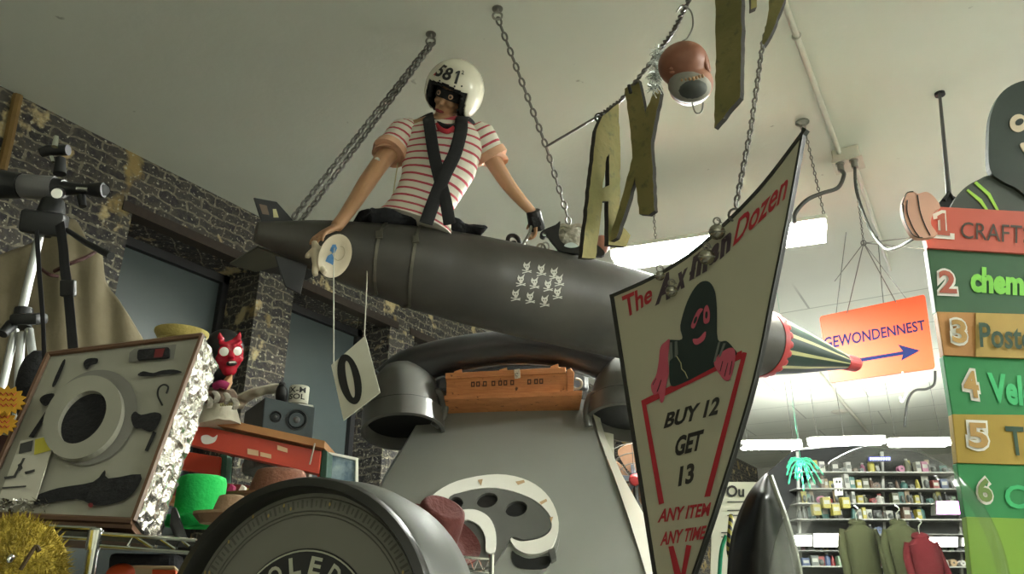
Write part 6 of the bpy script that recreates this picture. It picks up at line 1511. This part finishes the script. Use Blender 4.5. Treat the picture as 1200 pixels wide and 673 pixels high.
# jackets on hangers
M['olive_j'] = mat('olive_jacket_cloth', '#2e3020', .95, 0, .15, 10, .3, 20, 0, .08); M['red_j'] = mat('dark_red_cloth', '#3d1014', .95, 0, .15, 10, .3, 20, 0, .08)
def jacket(x, y, w, h, d, m, lab, rot=0):
    c = P(x, y, d); k = mpp(x, y, d); t = thing('hanging_jacket', lab, 'jacket', c); bm = new()
    q = [c, c-UP*(.12*h*k), c-UP*(.3*h*k), c-UP*(.7*h*k), c-UP*(h*k)]
    add_sweep(bm, q, [(.05, w*.12*k), (.09, w*.42*k), (.11, w*.40*k), (.11, w*.42*k), (.12, w*.46*k)], 20, up=CF, keep_up=True)
    for v in bm.verts: v.co += Vector(noise.noise_vector(v.co*8))*.025
    obj('torso', bm, M[m], t, smooth=True)
    for s in (-1, 1):
        bm = new(); a = c-UP*(.10*h*k)+CR*(s*w*.36*k); q = smv([a, a+CR*(s*w*.12*k)-UP*(.2*h*k), a+CR*(s*w*.16*k)-UP*(.5*h*k)-CF*.05, a+CR*(s*w*.15*k)-UP*(.85*h*k)-CF*.06]); add_sweep(bm, q, [(w*.13*k*(1-.3*i/(len(q)-1))) for i in range(len(q))], 14); obj('sleeve', bm, M[m], t, smooth=True)
    bm = new(); add_torus(bm, look(c-UP*.01, UP+CF*-.3), w*.13*k, .03, 18, 8); obj('collar', bm, M[m], t, smooth=True)
    bm = new(); add_sweep(bm, smv([c+UP*0, c+UP*.06, c+UP*.10+CR*.03, c+UP*.13]), .005, 6); obj('hanger_hook', bm, M['chrome'], t)
jacket(1004, 612, 44, 90, 6.5, 'olive_j', 'olive green jacket hanging in front of the white showcase'); jacket(1052, 612, 40, 90, 6.3, 'olive_j', 'second olive green jacket hanging beside the dark red one'); jacket(1078, 628, 40, 85, 6.0, 'red_j', 'dark red jacket hanging in front of the shelves')
# green tinsel burst
M['gtin'] = mat('teal_green_tinsel', '#3fae86', .3, .5, .2, 60); bm = new(); c0 = P(938, 538, 7.0); rnd2 = random.Random(4)
add_sweep(bm, [c0, c0+UP*(HC-c0.z)], .0015, 5)
for i in range(15):
    a = R(200+i*10+rnd2.uniform(-4, 4)); L = rnd2.uniform(.13, .26); d1 = CR*math.cos(a)+UP*math.sin(a); q = smv([c0, c0+d1*L*.6+UP*.03, c0+d1*L-UP*.04], 5); add_sweep(bm, q, [.006+.004*(j % 2) for j in range(len(q))], 5)
tag(obj('tinsel_burst', bm, M['gtin']), 'teal green tinsel burst hanging below the far bright lamp', 'tinsel')
# ------------------------------------------------------------------ clear dome and dark visor in front
def glassy(name, tint, refl, haze):
    m = bpy.data.materials.new(name); m.use_nodes = True; nt = m.node_tree; nt.nodes.clear(); o = nt.nodes.new('ShaderNodeOutputMaterial')
    tr = nt.nodes.new('ShaderNodeBsdfTransparent'); tr.inputs[0].default_value = tint+(1,); gl = nt.nodes.new('ShaderNodeBsdfGlossy'); gl.inputs['Roughness'].default_value = .05
    df = nt.nodes.new('ShaderNodeBsdfDiffuse'); df.inputs[0].default_value = (.6, .6, .55, 1)
    lw = nt.nodes.new('ShaderNodeLayerWeight'); lw.inputs[0].default_value = refl; m1 = nt.nodes.new('ShaderNodeMixShader'); m2 = nt.nodes.new('ShaderNodeMixShader'); m2.inputs[0].default_value = haze
    nz = nt.nodes.new('ShaderNodeTexNoise'); nz.inputs['Scale'].default_value = 6; bp = nt.nodes.new('ShaderNodeBump'); bp.inputs['Strength'].default_value = .05; nt.links.new(nz.outputs[0], bp.inputs['Height']); nt.links.new(bp.outputs[0], gl.inputs['Normal'])
    mm = nt.nodes.new('ShaderNodeMath'); mm.operation = 'MULTIPLY'; mm.inputs[1].default_value = .22; nt.links.new(lw.outputs['Fresnel'], mm.inputs[0]); nt.links.new(mm.outputs[0], m1.inputs[0]); nt.links.new(tr.outputs[0], m2.inputs[1]); nt.links.new(df.outputs[0], m2.inputs[2]); nt.links.new(m2.outputs[0], m1.inputs[1]); nt.links.new(gl.outputs[0], m1.inputs[2]); nt.links.new(m1.outputs[0], o.inputs[0]); return m
M['plexi'] = glassy('clear_plexiglass', (.93, .94, .92), .25, .015)
dc = P(1040, 705, 1.90); k = mpp(1040, 690, 1.9)
dm_ = thing('plexiglass_dome', 'large clear plexiglass dome in front of the shelves, edge crossing the list board', 'dome', dc-UP*.3)
bm = new(); n, v = 64, 28; DM = mat3(CR, CB, CU, dc); rings = []
pf_ = [(math.cos(PI/2*i/v), math.sin(PI/2*i/v)) for i in range(v+1)]
add_lathe(bm, [(138*k*1.0, -.25)]+[(max(1e-7, 138*k*a) if i < v else 0, 183*k*b) for i, (a, b) in enumerate(pf_)], DM @ Matrix.Diagonal((1, .55, 1, 1)), 72, cap=False)
obj('shell', bm, M['plexi'], dm_, smooth=True, ang=180)
bm = new(); add_lathe(bm, [(140*k, -.27), (142*k, -.26), (142*k, -.24), (139*k, -.235)], DM @ Matrix.Diagonal((1, .55, 1, 1)), 72, cap=False); obj('base_rim', bm, M['black'], dm_, smooth=True)
M['visor'] = mat('black_visor_plastic', '#0d0f0e', .28, 0, .1, 5); M['visor_rim'] = mat('grey_green_visor_rim', '#85877a', .35)
vs_ = thing('curved_visor', 'glossy black curved visor panel with pale rim at left of the clear dome', 'visor', P(895, 690, 2.05))
Ls = sm([(898, 558), (884, 573), (872, 593), (862, 620), (856, 650), (853, 700)], 6, False); Rs = sm([(899, 558), (906, 578), (915, 602), (924, 632), (931, 660), (938, 700)], 6, False)
bm = new(); g = {}; m_ = len(Ls); nx = 12
for i in range(m_):
    for j in range(nx+1):
        f = j/nx; x = Ls[i][0]*(1-f)+Rs[i][0]*f; y = Ls[i][1]*(1-f)+Rs[i][1]*f; g[i, j] = bm.verts.new(P(x, y, 2.12-.10*math.sin(PI*f)*min(1, i/8)))
for i in range(m_-1):
    for j in range(nx): bm.faces.new([g[i, j], g[i, j+1], g[i+1, j+1], g[i+1, j]])
o = obj('panel', bm, M['visor'], vs_, smooth=True, ang=180); md = o.modifiers.new('s', 'SOLIDIFY'); md.thickness = .006
bm = new(); add_sweep(bm, [P(x+2, y, 2.11) for x, y in Rs], [(.010, .012)]*len(Rs), 8); obj('pale_rim', bm, M['visor_rim'], vs_, smooth=True)
bm = new(); add_sweep(bm, [P(x, y, 2.115) for x, y in Ls], .004, 6); obj('thin_rim', bm, M['black'], vs_, smooth=True)
t = NT('yellow_black_rope', .6); uvn = t.n('ShaderNodeUVMap'); sp = t.n('ShaderNodeSeparateXYZ'); t.l(uvn.outputs[0], sp.inputs[0])
kk = t.math('LESS_THAN', t.math('FRACT', t.math('ADD', t.math('MULTIPLY', sp.outputs[1], 42), sp.outputs[0])), .5); t.col(t.mix(kk, '#1a1a17', '#a39a3c')); M['rope'] = t.m
bm = new(); add_sweep(bm, smv([P(857, 604, 2.3), P(855, 625, 2.28), P(854, 645, 2.28), P(858, 665, 2.28), P(862, 700, 2.28)]), .007, 8); tag(obj('striped_rope', bm, M['rope'], smooth=True), 'yellow and black striped rope hanging left of the black visor', 'rope')
bm = new(); add_sweep(bm, smv([P(851, 628, 2.32), P(845, 648, 2.32), P(842, 700, 2.32)]), .006, 6); tag(obj('green_cord', bm, M['gtin'], smooth=True), 'thin green cord hanging beside the striped rope', 'cord')
# small poster behind
po = Plane((845, 570, 3.4), (895, 572, 3.4), (845, 640, 3.4)); pt = thing('poster', 'small cream poster with ornate black letters behind the black visor', 'poster', po.at(870, 640))
bm = new(); add_slab(bm, po.at, [[(836, 565), (898, 565), (900, 700), (832, 700)]], .01); o = obj('sheet', bm, M['card'], pt)
bm = new(); add_text_quad(bm, 'Ou', po, (851, 569), (872, 569), (872, 583), (851, 583), .003, .03); obj('lettering', bm, M['numeral'], pt, fix=False)
bm = new()
for y, x0, x1 in ((588, 852, 872), (598, 852, 870), (604, 852, 866), (624, 845, 860), (629, 845, 857)): add_slab(bm, po.at, [[(x0, y), (x1, y-.4), (x1, y+.9), (x0, y+1.3)]], 0, .003)
obj('text_lines', bm, M['paper_ink'], pt, fix=False)
# fan disc and card beside the telephone
fc_ = P(744, 562, 5.5); k = mpp(744, 562, 5.5); ft = thing('metal_fan', 'round fan with tan blades and red hub between telephone and triangular sign', 'fan', fc_); F = look(fc_, CB+CR*-.2)
M['blade'] = mat('tan_fan_blade', '#8d6b54', .4, .2, .3, 20); M['spoke'] = mat('grey_blue_spoke', '#5f6875', .4, .3)
for i in range(5):
    a = 2*PI*i/5+.4; bm = new(); f3 = lambda x, y, o, a=a: F @ Vector((k*(x*math.cos(a)-y*math.sin(a)), k*(x*math.sin(a)+y*math.cos(a)), o+.0015*y))
    add_slab(bm, f3, [sm([(9, -3), (20, -14), (36, -16), (41, 0), (36, 14), (20, 10), (9, 4)], 4)], .008); obj('blade', bm, M['blade'], ft)
    bm = new(); add_slab(bm, f3, [[(5, -3), (18, -2), (18, 2), (5, 3)]], .006, .012); obj('spoke', bm, M['spoke'], ft)
bm = new(); add_lathe(bm, [(7*k, -.02), (7*k, .02), (5*k, .035), (0, .038)], F, 24); obj('hub', bm, M['red_paint'], ft, smooth=True)
bm = new(); q = fc_-F.col[2].xyz*.03; add_sweep(bm, [q, Vector((q.x, q.y, .02))], .02, 10); add_lathe(bm, [(.25, 0), (.25, .02), (.03, .04)], Matrix.Translation((q.x, q.y, 0)), 24); obj('stand', bm, M['black'], ft)
bm = new()
for r_ in (20, 32, 43): add_torus(bm, F @ Matrix.Translation((0, 0, .03)), r_*k, .004, 40, 5)
for i in range(8): a = 2*PI*i/8; add_sweep(bm, [F @ Vector((k*7*math.cos(a), k*7*math.sin(a), .035)), F @ Vector((k*43*math.cos(a), k*43*math.sin(a), .03))], .003, 5)
obj('guard', bm, M['chain'], ft)
bm = new(); add_slab(bm, Plane((706, 508, 4.7), (718, 508, 4.7), (706, 530, 4.7)).at, [[(706, 506), (719, 509), (720, 538), (709, 534)]], .01); tag(obj('small_card', bm, M['card']), 'small pale card hanging below the right end of the telephone handset', 'card')
for o in bpy.data.objects:
    if '_w' in o: del o['_w']
